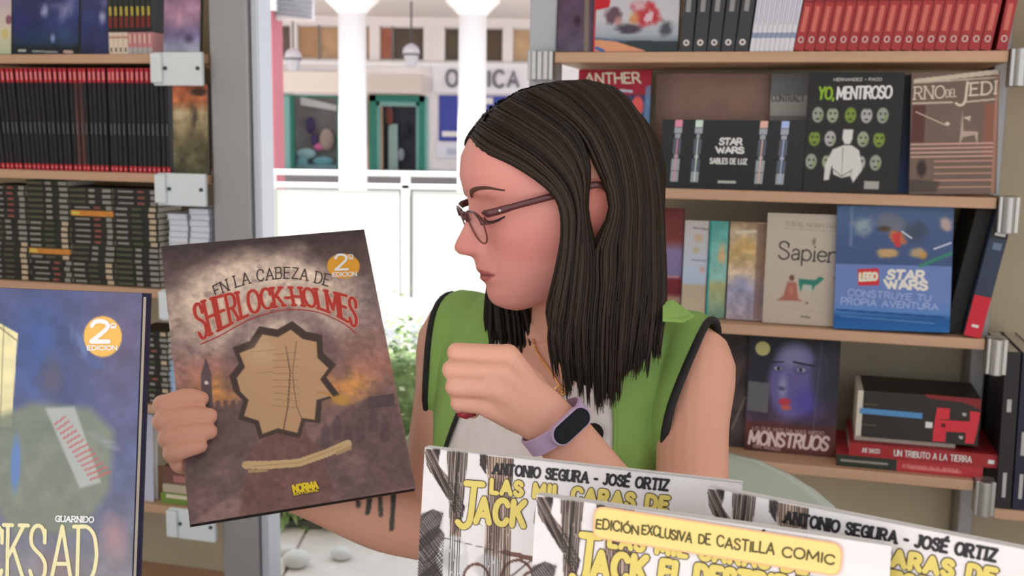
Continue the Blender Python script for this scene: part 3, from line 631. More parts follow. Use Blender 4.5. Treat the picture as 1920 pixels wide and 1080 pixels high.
def p9(c):
    c.vgrad([(0, (170, 140, 105)), (.1, (200, 180, 150)), (.35, (205, 175, 120)), (.55, (205, 185, 165)), (.7, (165, 165, 190)), (1, (170, 155, 165))]); c.noise(.25, 14, 7); c.ell((1395, 460), 26, 20, (215, 165, 90), .6, .8, n=.8); c.ell((1392, 525), 22, 22, (160, 165, 205), .6, .8, n=.6); c.poly([(1416, 420), (1436, 420), (1430, 590), (1416, 590)], (130, 100, 90), .7, 2); c.line([(1378, 437), (1412, 434)], 7, (225, 215, 190), .9, 2)
cover(1365, 1436, 418, 592, ZT[2], 'golden and violet illustrated comic, last of the narrow face-out trio', p9, t=.02, off=-.05)
def p10(c):
    c.c[:] = (198, 185, 168); c.vgrad([(0, (202, 190, 174)), (1, (194, 180, 162))]); c.line([(1468, 431), (1572, 434)], 1.2, (170, 155, 140)); c.ell((1524, 454), 5, 9, (120, 110, 100), .8, .6, n=.5)
    c.ell((1486, 524), 6, 7, (120, 70, 62), .9, .3); c.poly([(1478, 532), (1495, 532), (1500, 562), (1508, 567), (1460, 568), (1472, 558)], (176, 108, 92), 1, 2); c.ell((1486, 548), 5, 10, (200, 135, 110), .7, .5)
    c.poly([(1499, 525), (1530, 526), (1538, 519), (1547, 522), (1540, 530), (1530, 538), (1526, 548), (1524, 536), (1508, 535), (1504, 550), (1500, 536)], (48, 130, 112), 1, 1); c.poly([(1508, 537), (1524, 537), (1526, 548), (1510, 546)], (180, 205, 190), .7, 2)
    c.ell((1517, 570), 5, 3, (120, 100, 90), .8, .5); c.line([(1476, 581), (1552, 586)], 1.2, (172, 160, 145), .7); c.line([(1508, 596), (1524, 597)], 3.5, (110, 100, 92), .8); c.ell((1568, 520), 4, 5, (110, 95, 90), .8, .5)
r, q = cover(1434, 1590, 403, 612, ZT[2], 'cream hardcover with a seated figure and a small green animal', p10, off=-.03, tilt=5, cov=mat('cream_hard', (214, 205, 188), .5), res=.0012, t=.018)
write(r, 'Sapiens', bil([q(1459, 456), q(1588, 462), q(1587, 492), q(1459, 489)]), .0036, mat('grey_brown_ink', (62, 56, 52), .5), name='cover_title', gap=.13, serif=.07)
write(r, 'YUVAL NOAH HARARI', bil([q(1468, 418), q(1586, 421), q(1586, 429), q(1468, 427)]), .0012, mat('sand_ink', (165, 150, 132), .5), name='author_line')
def p11(c):
    c.vgrad([(0, (90, 115, 155)), (.25, (75, 95, 140)), (.47, (70, 90, 135)), (.475, (112, 136, 196)), (.75, (112, 138, 200)), (.85, (92, 138, 205)), (.9, (28, 90, 160)), (1, (30, 105, 175))])
    c.ell((1620, 430), 26, 24, (170, 190, 190), .75, .7, n=.8); c.ell((1672, 425), 36, 24, (120, 125, 140), .9, .4, .3, n=.5); c.ell((1660, 435), 16, 8, (85, 70, 50), .9, .5); c.ell((1686, 452), 22, 14, (220, 120, 70), .85, .4, .6, n=.5); c.ell((1668, 482), 24, 12, (225, 180, 110), .85, .4, n=.4); c.poly([(1676, 446), (1690, 440), (1692, 470), (1682, 470)], (215, 60, 60), .9, 1)
    c.ell((1725, 480), 20, 13, (205, 175, 130), .85, .5, n=.4); c.ell((1735, 485), 9, 10, (215, 150, 60), .7, .5); c.ell((1720, 440), 26, 26, (70, 78, 95), .8, .6, n=.7); c.line([(1730, 505), (1790, 478)], 7, (60, 150, 110), .8, 2); c.ell((1775, 425), 14, 18, (225, 190, 175), .8, .5, n=.6); c.line([(1694, 440), (1712, 452)], 3, (220, 225, 230)); c.line([(1755, 472), (1785, 460)], 3, (215, 225, 235)); c.poly([(1594, 392), (1600, 392), (1600, 470), (1594, 470)], (130, 150, 180), .6, 1)
    c.poly([(1570, 396), (1582, 396), (1575, 625), (1566, 625)], (60, 85, 120), .0, 1); c.poly([(1572, 592), (1778, 600), (1778, 604), (1572, 596)], (22, 80, 150)); c.poly([(1612, 514), (1652, 511), (1654, 544), (1614, 546)], (214, 50, 62), 1, .7); c.line([(1582, 606), (1760, 614)], 2.5, (120, 170, 210), .6, 1)
r, q = cover(1569, 1789, 391, 631, ZT[2], 'large blue activity book with a toy spaceship and a red square badge', p11, off=-.008, tilt=6, lean=-1.3, res=.0012, t=.02, cov=mat('blue_hard', (40, 95, 160), .5))
write(r, 'LEGO', bil([q(1617, 522), q(1649, 520), q(1649, 534), q(1617, 536)]), .0042, mat('white_ink2', (240, 235, 225)), name='badge_lettering', outline=mat('yellow_ink', (235, 200, 60)), ow=.0008, gap=.12)
write(r, 'STAR', bil([q(1672, 515), q(1738, 515), q(1738, 532), q(1668, 531)]), .0058, mat('white_ink2', (240, 235, 225)), name='cover_title', gap=.16)
write(r, 'WARS', bil([q(1664, 534), q(1744, 534), q(1744, 550), q(1668, 549)]), .0058, mat('white_ink2', (240, 235, 225)), name='cover_title', gap=.16)
BLI = mat('blue_ink', (160, 180, 226), .5)
write(r, 'CONSTRUYE TU', bil([q(1596, 553), q(1752, 561), q(1751, 572), q(1595, 566)]), .0026, BLI, name='cover_title')
write(r, 'PROPIA AVENTURA', bil([q(1583, 570), q(1766, 577), q(1766, 588), q(1582, 583)]), .0026, BLI, name='cover_title')
# leaning thick dark spine with red foot
ds = spine_proto(.033, .285, .2, mat('navy_spine', (46, 60, 82), .5), [(0, .30, 0, 1, mat('red_foot', (214, 30, 50), .5)), (.72, 1, 0, 1, mat('black_spine2', (28, 30, 32), .5)), (.07, .09, .3, .7, W_), (.74, .8, .25, .85, W_), (.82, .86, .3, .6, W_), (.64, .69, .3, .8, mat('grey_blue_ink', (110, 130, 155)))], name='thick_book')
a, of = U_(1806, 640, -.004), 0
ds.matrix_world = SM @ T(Vector((a, ZT[2]+.006, -.004))) @ Rx(-9.5, 'Z'); ds['label'] = 'thick navy spine with red foot leaning at the end of the third right shelf'
ds2 = spine_proto(.03, .27, .2, mat('black_side', (32, 30, 26), .6), None, name='thick_book'); ds2.matrix_world = SM @ T(Vector((a-.0325, ZT[2]+.006, -.035))) @ Rx(-9.5, 'Z'); ds2['label'] = 'black book leaning in shadow just left of the navy spine'  # dark block put in for the shadow strip beside the navy spine
# fourth right shelf
def p12(c): c.c[:] = (70, 60, 58); c.noise(.4, 30, 3); c.ell((1380, 700), 12, 30, (110, 80, 70), .6, .8); c.line([(1376, 800), (1398, 740)], 3, (170, 155, 140), .6, 1)
cover(1330, 1402, 628, 832, ZT[3], 'dim brown comic cover right behind her shoulder', p12, off=-.09)
def p13(c):
    c.vgrad([(0, (50, 50, 58)), (.55, (58, 54, 70)), (.72, (80, 60, 80)), (.78, (98, 52, 50)), (1, (90, 48, 44))]); c.noise(.3, 35, 3)
    c.ell((1488, 712), 54, 84, (112, 102, 162), .97, .25, .1); c.ell((1520, 745), 30, 50, (84, 74, 165), .7, .8); c.ell((1535, 700), 22, 70, (60, 60, 80), .8, .6); c.ell((1486, 668), 42, 36, (150, 148, 180), .8, .7); c.ell((1505, 745), 30, 36, (90, 80, 170), .7, .8); c.ell((1468, 722), 12, 34, (168, 168, 200), .8, .8); c.ell((1500, 690), 20, 12, (60, 54, 90), .6, .8); c.ell((1457, 690), 14, 10, (60, 54, 90), .6, .8)
    c.ell((1457, 690), 9, 5, (205, 205, 210), .9, .5); c.ell((1501, 690), 10, 5, (205, 205, 215), .9, .5); c.ell((1458, 690), 4, 4, (40, 40, 55)); c.ell((1500, 690), 4, 4, (40, 40, 55)); c.line([(1446, 680), (1466, 678)], 3, (35, 32, 50)); c.line([(1486, 677), (1525, 682)], 4, (35, 32, 50)); c.ell((1466, 725), 10, 6, (60, 65, 90), .8, .7); c.ell((1473, 748), 14, 9, (200, 60, 75), .95, .4); c.ell((1476, 758), 12, 6, (215, 95, 80), .9, .4)
    c.ell((1426, 657), 15, 15, (206, 200, 130), .95, .12); c.poly([(1402, 716), (1442, 717), (1442, 770), (1402, 768)], (112, 112, 116), .9, 1); c.line([(1537, 640), (1528, 838)], 2, (120, 110, 125), .5)
r, q = cover(1400, 1572, 636, 838, ZT[3], 'dark comic cover with a blue painted face and a yellow dot', p13, off=-.075, tilt=5, res=.0012)
write(r, 'MONSTRUOS', bil([q(1411, 804), q(1561, 804), q(1557, 827), q(1409, 827)]), .0058, mat('pale_rose_ink', (226, 200, 196)), name='cover_title', gap=.16)
write(r, 'LO QUE NOS DA MAS MIEDO', bil([q(1415, 796), q(1550, 795), q(1550, 801), q(1415, 802)]), .0014, mat('rose_ink2', (190, 150, 145)), name='cover_title')
write(r, 'PEPE ARDALES', bil([q(1418, 828), q(1470, 829), q(1470, 835), q(1418, 834)]), .0014, mat('rose_ink2', (190, 150, 145)), name='author_line')
# pile of lying books and slipcase
def lie(x0, x1, yt, yb, z0, off, cov, pr, label, d=.2, rot=0, name='lying_book', tmin=.012):
    a = U_(x0, (yt+yb)/2, off); b = U_(x1, (yt+yb)/2, off); t = sh((x0+x1)/2, yt, off)[1]-sh((x0+x1)/2, yb, off)[1]
    r = lying_proto(b-a, t-.0006, d, cov, pr, name=name); r.matrix_world = SM @ T(Vector((a, z0+.0006, off))) @ Rx(rot, 'Y'); r['label'] = label; return r, z0+t, b-a, t
RC = mat('crimson_cover', (168, 38, 44), .45, var=.06, scale=10)
r1, z1, L1, t1 = lie(1566, 1842, 884, 906, ZT[3], -.02, mat('crimson_cover2', (190, 52, 62), .45), [(0, .42, 0, 1, mat('darkgreen_spine', (42, 54, 42), .5)), (.03, .36, .4, .6, GRY), (.5, .86, .25, .5, RED2)], 'green and red book at the very bottom of the pile')
write(r1, 'ATRAPADOS EN EL BOSQUE', bil([(.46*L1, t1*.62), (.84*L1, t1*.62), (.84*L1, t1*.3), (.46*L1, t1*.3)]), .0012, PINK, name='spine_title')
r2, z2, L2, t2 = lie(1590, 1873, 856, 881, z1, -.016, RC, [(.93, .97, .3, .6, W_)], 'red hardback with white spine title, second in the pile')
write(r2, 'UN TRIBUTO A LA TIERRA', bil([(.31*L2, t2*.72), (.82*L2, t2*.72), (.82*L2, t2*.28), (.31*L2, t2*.28)]), .0019, W_, name='spine_title')
write(r2, 'JOE SACCO', bil([(.09*L2, t2*.65), (.21*L2, t2*.65), (.21*L2, t2*.35), (.09*L2, t2*.35)]), .0013, W_, name='spine_title')
r3, z3, L3, t3 = lie(1600, 1790, 846, 855, z2, -.04, mat('paper_edge', (190, 178, 165), .8), None, 'thin pale paperback lying above the red hardback')
bu0, bu1 = U_(1606, 780, -.03), U_(1836, 800, -.03); hz = sh(1700, 737, -.03)[1]-z3
bx = thing('slipcase_book', 'thick dark slipcase with a blue bar and a red block figure on its side', 'box', SM @ T(Vector((bu0, z3+.001, -.03))))
W2, H2 = bu1-bu0, hz-.002
g = G(); g.box(.012, W2, 0, H2, -.15, 0); part('case_body', g, mat('dark_case', (44, 40, 36), .45, var=.1, scale=12), bx)
g = G(); g.box(0, .0115, .001, H2-.001, -.148, -.001); part('pages', g, PAPER, bx)
q = lambda x, y: ((x-1606)/230*W2, H2-(y-(741+(x-1606)*.03))/108*H2)
def flat(pts, m, nm='printed_shape', z0=.0002, z1=.001, par=bx, label=None):
    g = G(); g.prism([q(*p) for p in pts], z0, z1); return part(nm, g, m, par, label=label)
flat([(1612, 782), (1730, 787), (1730, 800), (1612, 795)], mat('skyblue_bar', (90, 150, 205), .5), label='light blue bar')
flat([(1730, 743), (1836, 748), (1836, 772), (1806, 758), (1740, 752)], mat('deep_red', (140, 34, 36), .5), label='dark red corner')
HR = mat('bright_red', (222, 52, 66), .5)
g = G()
for p in ([(1756, 772), (1780, 773), (1780, 797), (1754, 800)], [(1754, 800), (1834, 800), (1832, 826), (1752, 826)], [(1752, 826), (1776, 826), (1776, 850), (1752, 850)], [(1816, 776), (1836, 778), (1834, 800), (1818, 800)], [(1812, 826), (1832, 826), (1828, 851), (1812, 850)]): g.prism([q(*a) for a in p], .0002, .002)
part('printed_shape', g, HR, bx, label='red block figure')
flat([(1737, 806), (1750, 807), (1750, 820), (1737, 820)], W_, z1=.0012); flat([(1766, 808), (1774, 808), (1774, 816), (1766, 816)], mat('dark_case'.replace('case', 'brown_ink'), (90, 30, 25)), z0=.0021, z1=.0026)
for p in ((1806, 784), (1803, 837)): flat([(p[0]-3, p[1]-3), (p[0]+5, p[1]-2), (p[0]+4, p[1]+5), (p[0]-2, p[1]+3)], GI)
for y_ in (771, 819): flat([(1618, y_), (1645, y_+1), (1645, y_+4), (1618, y_+3)], GRN)
# leaning hardbacks on the far right unit
for k, (x, tlt, cc, lb) in enumerate(((1866, 0, (40, 36, 38), 'black hardback, left one of the leaning pair at the far right'), (1893, 0, (38, 36, 60), 'dark indigo hardback, cut by the right picture edge'))):
    p = spine_proto(.028, .33, .24, mat('far_cover%d' % k, cc, .5), [(.07, .23, .35, .6, GI), (.62, .7, .3, .6, GI) if k == 0 else (.35, .5, .3, .7, GI)], name='thick_book')
    p.matrix_world = SM @ T(Vector((1.045+k*.0315, .586, -.004+.0*k))) @ Rx(1.0, 'Z'); p['label'] = lb
# ------------------------------------------------------------ street outside
def X(x, Y): return onY(x, 300, Y)[0]
def Z(y, Y, x=700): return onY(x, y, Y)[2]
WALLM = mat('facade_plaster', (242, 238, 238), .85, var=.04, scale=1.5); TEAL = mat('teal_frame', (40, 130, 110), .5); TEAL2 = mat('pale_teal', (130, 185, 180), .5)
YB = 20.
bd = thing('building', 'pale shop building across the street with an optician sign', 'building', (X(760, YB), YB, 0))
ox = X(760, YB)
def bbox(g, x0, x1, y0, y1, d0=0., d1=.2, mi=0, Y=YB): # pixels; d measured from the facade towards the street is negative
    a, b = X(x0, Y), X(x1, Y); return g.box(a-ox, b-ox, Y-YB+d0, Y-YB+d1, Z(y1, Y), Z(y0, Y), mi=mi)
g = G()
# facade with openings: columns of wall between openings
xs = [380, 522, 548, 640, 668, 690, 712, 795, 830, 859, 905, 940, 985, 1200]
bbox(g, 380, 1250, -60, 48); bbox(g, 380, 1250, 113, 180)      # bands over and under the windows
for a, b in ((380, 520), (548, 560), (640, 678), (694, 712), (794, 832), (860, 902), (940, 958), (1010, 1250)): bbox(g, a, b, 48, 113)
for a, b in ((380, 517), (636, 684), (797, 1250)): bbox(g, a, b, 180, 420)
part('wall', g, WALLM, bd)
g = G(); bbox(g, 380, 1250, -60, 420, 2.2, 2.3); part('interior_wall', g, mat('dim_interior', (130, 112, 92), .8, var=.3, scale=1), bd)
g = G(); bbox(g, 380, 1250, 116, 124, -.12, 0.); part('sill', g, mat('light_band', (246, 248, 250), .7), bd)
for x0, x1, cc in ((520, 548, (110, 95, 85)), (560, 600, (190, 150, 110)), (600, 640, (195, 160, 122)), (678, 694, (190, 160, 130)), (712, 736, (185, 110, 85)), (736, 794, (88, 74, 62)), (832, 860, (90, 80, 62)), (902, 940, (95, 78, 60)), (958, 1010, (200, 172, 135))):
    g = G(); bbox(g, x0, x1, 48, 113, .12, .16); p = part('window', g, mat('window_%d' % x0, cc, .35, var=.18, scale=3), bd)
    g = G(); bbox(g, x0-1, x0+1.5, 48, 113, .06, .12); bbox(g, x1-1.5, x1+1, 48, 113, .06, .12); bbox(g, x0, x1, 48, 51, .06, .12); bbox(g, x0, x1, 110, 113, .06, .12); part('window_frame', g, mat('pvc', (215, 215, 215), .5), p)
g = G(); bbox(g, 517, 638, 137, 176, -.18, -.0); part('sign_panel', g, mat('cream_sign', (250, 242, 232), .7), bd)
aw = G(); a, b = X(682, YB)-ox, X(793, YB)-ox; z0, z1 = Z(176, YB), Z(137, YB)
aw.add([(a, 0, z1), (b, 0, z1), (b, -.75, z0), (a, -.75, z0), (a, 0, z0), (b, 0, z0)], [(0, 3, 2, 1), (0, 4, 3), (1, 2, 5), (3, 4, 5, 2)]); part('awning', aw, mat('awning_cloth', (252, 244, 236), .8), bd)
# shop window with teal frames, display inside
g = G(); bbox(g, 524, 634, 182, 330, .5, .54); dp = part('display_backdrop', g, mat('display_backdrop', (120, 118, 118), .6, var=.25, scale=2), bd)
g = G(); bbox(g, 529, 552, 180, 330, -.05, .1); part('teal_panel', g, TEAL, bd)
g = G(); bbox(g, 534, 546, 182, 330, -.08, -.04); part('panel_inset', g, TEAL2, bd)
g = G(); bbox(g, 553, 636, 180, 184, 0, .08); bbox(g, 632, 636, 180, 330, 0, .08); part('shop_window_frame', g, TEAL, bd)
g = G(); g.add([(X(556, YB)-ox, .45, Z(182, YB)), (X(634, YB)-ox, .45, Z(200, YB)), (X(634, YB)-ox, .45, Z(210, YB)), (X(556, YB)-ox, .45, Z(198, YB))], [(0, 3, 2, 1)]); part('display_banner', g, mat('white_banner', (220, 220, 218), .7), bd)
def blob(px, py, rx, ry, Y, c, nm, par, M=None, rel=None):
    g = G(); d = Y/FPX; q = onY(px, py, Y); g.sphere((q[0]-ox, q[1]-YB, q[2]), 1, 12, 8, (rx*d, min(rx, ry)*d*.6, ry*d)); return part(nm, g, mat(nm+'_%d_%d' % (px, py), c, .7), par, smooth=True)
for a in ((582, 235, 9, 16, (60, 50, 90)), (590, 262, 8, 12, (70, 55, 100)), (598, 275, 10, 7, (210, 110, 160)), (583, 232, 6, 6, (225, 225, 230)), (612, 262, 14, 20, (170, 150, 140)), (575, 288, 18, 10, (150, 185, 190)), (606, 302, 20, 9, (110, 165, 175)), (568, 305, 10, 12, (120, 170, 180))):
    blob(a[0], a[1], a[2], a[3], YB+.3, a[4], 'displayed_garment', bd)
g = G(); bbox(g, 553, 634, 311, 330, .1, .5); part('display_plinth', g, mat('plinth', (110, 150, 155), .6), bd)
# doorway
g = G(); bbox(g, 693, 706, 178, 330, -.06, .2); bbox(g, 786, 797, 178, 330, -.06, .2); bbox(g, 693, 797, 178, 190, -.06, .2); part('door_surround', g, TEAL, bd)
g = G(); bbox(g, 706, 712, 190, 330, -.0, .15); bbox(g, 780, 786, 190, 330, -.0, .15); bbox(g, 706, 786, 190, 198, -.0, .15); part('door_frame', g, TEAL2, bd)
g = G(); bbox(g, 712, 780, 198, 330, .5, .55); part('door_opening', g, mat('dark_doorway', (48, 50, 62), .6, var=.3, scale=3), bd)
g = G(); bbox(g, 725, 742, 232, 330, .3, .36); part('hanging_garment', g, mat('pale_garment', (170, 195, 190), .8), bd)
blob(730, 218, 7, 18, YB+.3, (130, 70, 60), 'hanging_scarf', bd); blob(757, 245, 8, 16, YB+.3, (40, 42, 55), 'displayed_coat', bd); blob(752, 290, 6, 12, YB+.3, (150, 160, 170), 'displayed_garment', bd)
g = G(); bbox(g, 683, 690, 190, 275, -.12, 0.); part('goods_rack', g, mat('rack_goods', (120, 100, 115), .7, var=.4, scale=6), bd)
g = G(); bbox(g, 797, 803, 180, 330, -.05, 0.); part('teal_trim', g, TEAL2, bd)
# optician: sign board, blue posters
g = G(); bbox(g, 812, 1100, 118, 172, -.1, 0.); sg = part('sign_board', g, mat('sign_board', (240, 242, 248), .6), bd)
GL_ = mat('sign_letter_grey', (120, 122, 134), .5)
b0 = np.array((X(838, YB)-ox, Z(163, YB, 900))); b1 = np.array((X(970, YB)-ox, Z(163, YB, 900))); hh = np.array((0, Z(133, YB, 900)-Z(163, YB, 900)))
ls, W0 = text_lines('OPTICA', 0, .32); g = G()
for l in ls:
    pts = [b0+(b1-b0)*p[0]/W0+hh*p[1] for p in l]; g.tube([(p[0], -.13, p[1]) for p in pts], .028, 6)
part('sign_lettering', g, GL_, bd)
g = G(); bbox(g, 823, 860, 177, 262, -.05, 0.); pp = part('poster', g, mat('royal_blue', (58, 72, 165), .5), bd)
g = G(); bbox(g, 829, 860, 244, 254, -.06, -.051); part('poster_caption', g, W_, pp)
g = G(); bbox(g, 900, 1010, 177, 262, -.05, 0.); pp = part('poster', g, mat('royal_blue', (58, 72, 165), .5), bd)
g = G(); bbox(g, 903, 923, 180, 192, -.06, -.051); part('poster_caption', g, W_, pp)
g = G(); bbox(g, 819, 860, 264, 294, -.05, 0.); pp = part('white_notice', g, mat('notice_white', (226, 230, 240), .6), bd)
g = G(); bbox(g, 838, 856, 276, 288, -.06, -.051); part('notice_print', g, mat('notice_print', (190, 198, 220), .6), pp)
g = G(); bbox(g, 380, 1250, 318, 420, -.3, 0.); part('plinth_course', g, mat('grey_plinth', (150, 150, 152), .8), bd)
# arcade roof and white columns
YC = 14.
g = G(); g.box(-14, 12, YC-.6, YB, 3.32, 3.5); ar = thing('arcade_roof', 'pale grey soffit over the shop fronts', 'roof'); part('soffit', g, mat('soffit', (245, 242, 238), .8), ar)
g = G(); g.box(-14, 12, YC-.65, YC-.35, 3.1, 3.7); part('edge_beam', g, mat('pink_beam', (200, 150, 155), .8), ar)
for k, (x, lb) in enumerate(((662, 'white round column with flared capital left of the teal shop door'), (884, 'white round column with flared capital in front of the optician'))):
    r = thing('column', lb, 'column', (X(x, YC), YC, 0), 'white arcade columns')
    sx = 26*YC/FPX; zc = Z(26, YC)
    g = G(); g.lathe([(sx*1.05, .3), (sx, .6), (sx*.98, zc)], 24); part('shaft', g, mat('white_column', (238, 240, 240), .6), r, smooth=True)
    g = G(); g.lathe([(sx*1.02, zc), (sx*1.25, zc+.05), (sx*1.9, zc+.16), (sx*1.95, zc+.3), (sx*1.3, zc+.34)], 24); g.box(-sx*1.9, sx*1.9, -sx*1.9, sx*1.9, zc+.3, 3.1); part('capital', g, mat('white_column', (238, 240, 240)), r)
    g = G(); g.lathe([(sx*1.5, 0), (sx*1.5, .2), (sx*1.2, .3)], 24); part('base', g, mat('white_column', (238, 240, 240)), r)
# lanterns
for k, (x, y, lb) in enumerate(((550, 112, 'white street lantern before the left shop sign'), (771, 104, 'white domed street lantern above the cream awning'))):
    Y = 17.5; q = onY(x, y, Y); s = Y/FPX
    r = thing('street_lantern', lb, 'lantern', (q[0], Y, q[2]-.0), 'street lanterns')
    g = G(); g.lathe([(10*s, -20*s), (14*s, 0), (13*s, 3*s)], 8); part('glass_body', g, mat('lantern_glass', (205, 210, 220), .2), r)
    g = G(); g.lathe([(15*s, 2*s), (16*s, 6*s), (14*s, 13*s), (8*s, 19*s), (2*s, 22*s)], 16); part('dome', g, mat('lantern_dome', (215, 215, 228), .4), r, smooth=True)
    g = G(); g.lathe([(15.5*s, 0), (15.5*s, 3*s)], 16); part('band', g, mat('lantern_dark', (70, 72, 84), .5), r)
    g = G(); g.tube([(0, 0, 20*s), (0, 0, 3.32-q[2])], .015, 6); part('hanger', g, mat('lantern_dark', (70, 72, 84)), r)
# red pillar, blind box
YR = 8.; g = G(); r = thing('pillar', 'tall dusty-red pillar beside the aluminium post', 'pillar', (X(494, YR), YR, 0)); a = X(474, YR)-X(494, YR); b = X(515, YR)-X(494, YR)
g.box(a, b, 0, .35, 0, Z(22, YR)); part('shaft', g, mat('red_pillar', (172, 100, 110), .75, var=.06, scale=2), r)
g = G(); g.box(a-.02, b+.02, -.05, .4, Z(22, YR), Z(-40, YR)); part('capital', g, mat('white_column', (238, 240, 240)), r)
r = thing('roller_shutter', 'small grey slatted shutter at the top of the street view', 'shutter', (X(550, YR), YR+.1, Z(20, YR)))
s = YR/FPX
g = G(); g.box(-34*s, 34*s, 0, .1, -16*s, 40*s); part('housing', g, mat('shutter_body', (200, 198, 198), .6), r)
for k in range(5): g = G(); g.box(-34*s, 34*s, -.02, -.001, (-10+k*9)*s, (-6+k*9)*s, M=Rx(6, 'Y')); part('slat', g, mat('shutter_slat', (120, 120, 130), .5), r)
# white fence: rails, panel
YF = 5.2; wf = mat('white_fence', (240, 243, 243), .6)
r = thing('fence', 'white painted fence of two rails above solid panels', 'fence', (X(700, YF), YF, 0)); x0 = X(440, YF)-X(700, YF); x1 = X(1250, YF)-X(700, YF); xo = X(700, YF)
for ya, yb in ((320, 330), (344, 354)): g = G(); g.box(x0, x1, -.02, .02, Z(yb, YF), Z(ya, YF)); part('rail', g, wf, r, bev=.005)
pans = [(516, 749), (773, 1010), (1014, 1250)]
for a, b in pans: g = G(); g.box(X(a, YF)-xo, X(b, YF)-xo, -.008, .012, Z(585, YF), Z(357, YF)); part('panel', g, wf, r, bev=.004)
for a, b in ((753, 769),): g = G(); g.box(X(a, YF)-xo, X(b, YF)-xo, -.02, .03, 0, Z(330, YF)); part('post', g, wf, r, bev=.004)
for a, b in ((748.5, 753.5), (768.5, 773.5)): g = G(); g.box(X(a, YF)-xo, X(b, YF)-xo, .0, .02, Z(557, YF), Z(368, YF)); part('seam_strip', g, mat('grey_strip', (150, 155, 160), .6), r)
for a in (512, 1012): g = G(); g.box(X(a-3, YF)-xo, X(a+3, YF)-xo, -.02, .03, 0, Z(330, YF)); part('post', g, wf, r)
# mauve wall behind the fence at the left and low grey kerb wall
g = G(); g.box(X(455, 6.5), X(900, 6.5), 6.4, 6.6, 0, Z(612, 6.5)); o = part('low_wall', g, mat('kerb_grey', (165, 172, 178), .8, var=.06, scale=3)); tag(o, 'low grey wall under the white fence', 'wall')
# hedge in a planter trough
hm = [mat('leaf_a', (150, 180, 120), .6), mat('leaf_b', (186, 206, 150), .6), mat('leaf_c', (104, 134, 76), .6), mat('leaf_d', (224, 230, 196), .6)]
def hedge(nm, lab, x0, x1, y0, y1, z0, z1, n, sz, droop):
    r = thing(nm, lab, 'hedge' if not droop else 'plant', (0, 0, 0)); g = G()
    for i in range(n):
        x = rng.uniform(x0, x1); y = rng.uniform(y0, y1); t = rng.uniform(0, 1); edge = .5+.5*vnoise(np.array(x*9.), np.array(y*9.), 3)
        z = z0+(z1-z0)*t*edge; s = sz*rng.uniform(.6, 1.3); a = rng.uniform(0, 2*math.pi)
        dx, dy = math.cos(a), math.sin(a); dz = rng.uniform(-.8, .6) if not droop else rng.uniform(.4, 1.6)*(1 if rng.random() < .6 else -1)
        v = Vector((dx, dy, dz)).normalized()*s; w_ = Vector((-dy, dx, rng.uniform(-.5, .5))).normalized()*s*(.32 if not droop else .12); p = Vector((x, y, z))
        g.add([p, p+v*.5+w_, p+v, p+v*.5-w_], [(0, 1, 2, 3)], int(rng.choice(4, p=[.35, .3, .2, .15])))
    me = g.mesh('leaves', hm); o = part('leaves', me, None, r, kind='stuff')
    return r
r = hedge('hedge', 'pale green leafy hedge below the white fence, right of the held comic', -.95, .4, 3.85, 4.25, .04, .74, 7500, .034, False)
g = G(); g.box(-.97, .42, 3.83, 4.27, .0, .2); g.box(-.95, .4, 3.92, 4.18, .2, .46); part('foliage_core', g, mat('hedge_core', (150, 172, 122), .9, var=.4, scale=30), r)
pr_ = hedge('grass_plant', 'green strappy plant in a low tray under the held comic', -.90, -.40, 3.44, 3.62, .02, .30, 4200, .09, True)
g = G(); g.box(-.9, -.38, 3.42, 3.64, .009, .035); part('trough', g, mat('trough_dark', (96, 98, 88), .8), pr_)
for k, (x, y, s) in enumerate(((640, 1052, .035), (556, 1066, .045), (540, 1046, .03))):
    q = onZ(x, y, .0); g = G(); g.sphere((0, 0, s*.55), s, 10, 6, (1, .9, .62)); o = part('pebble', g, mat('pale_stone', (215, 215, 212), .8), smooth=True); o.location = (q[0], q[1], .006)  # pale lumps put in for bright sunlit blotches on the paving
    tag(o, ['round pale stone on the paving nearest the green vest', 'large pale stone at the bottom edge of the paving', 'small pale stone beside the dark trough'][k], 'stone')
# ------------------------------------------------------------ the woman
V = lambda p: Vector((float(p[0]), float(p[1]), float(p[2])))
YAW, PIT = math.radians(76), math.radians(12)
HO = P(1083, 392, 1.15)
HF = np.array([-math.sin(YAW)*math.cos(PIT), -math.cos(YAW)*math.cos(PIT), -math.sin(PIT)]); HS = np.array([math.cos(YAW), -math.sin(YAW), 0]); HU = np.cross(HF, HS)
def HP(f, s, u): return HO+(HF*f+HS*s+HU*u)*.001
HM = frame(HO, HF*.001, HS*.001, HU*.001)
def toH(p): d = np.asarray(p, float)-HO; return np.stack([d@HF, d@HS, d@HU], -1)*1000
UK = [-93, -90, -86, -80, -68, -58, -50, -42, -34, -24, -10, 4, 18, 36, 50, 61, 81, 97, 112, 122, 127]
FB = [88, 97, 103, 109, 112.5, 112, 112.5, 113, 112.5, 111, 109, 107.5, 107.5, 111.5, 117, 118.5, 113, 101, 80, 52, 20]
WK = [4, 16, 27, 36, 46, 52, 56, 59, 62, 66, 69, 71, 72, 72.5, 73, 73, 70, 62, 46, 28, 4]
BK = [75, 62, 45, 25, 5, -8, -20, -40, -58, -72, -82, -88, -92, -94, -93, -91, -83, -70, -48, -25, -2]
CK = [82, 76, 66, 52, 40, 32, 25, 18, 10, 5, 0, 0, 0, 0, 0, 0, 0, 0, 2, 5, 8]
AU = [-93, -86, -80, -74, -68, -62, -57.6, -53, -49.7, -47, -45.5, -44, -41.5, -38, -34, -29, -24.5, -21.5, -19, -14, -10, -4, 4, 11, 18.6, 28, 36, 43, 50, 61, 81, 97]
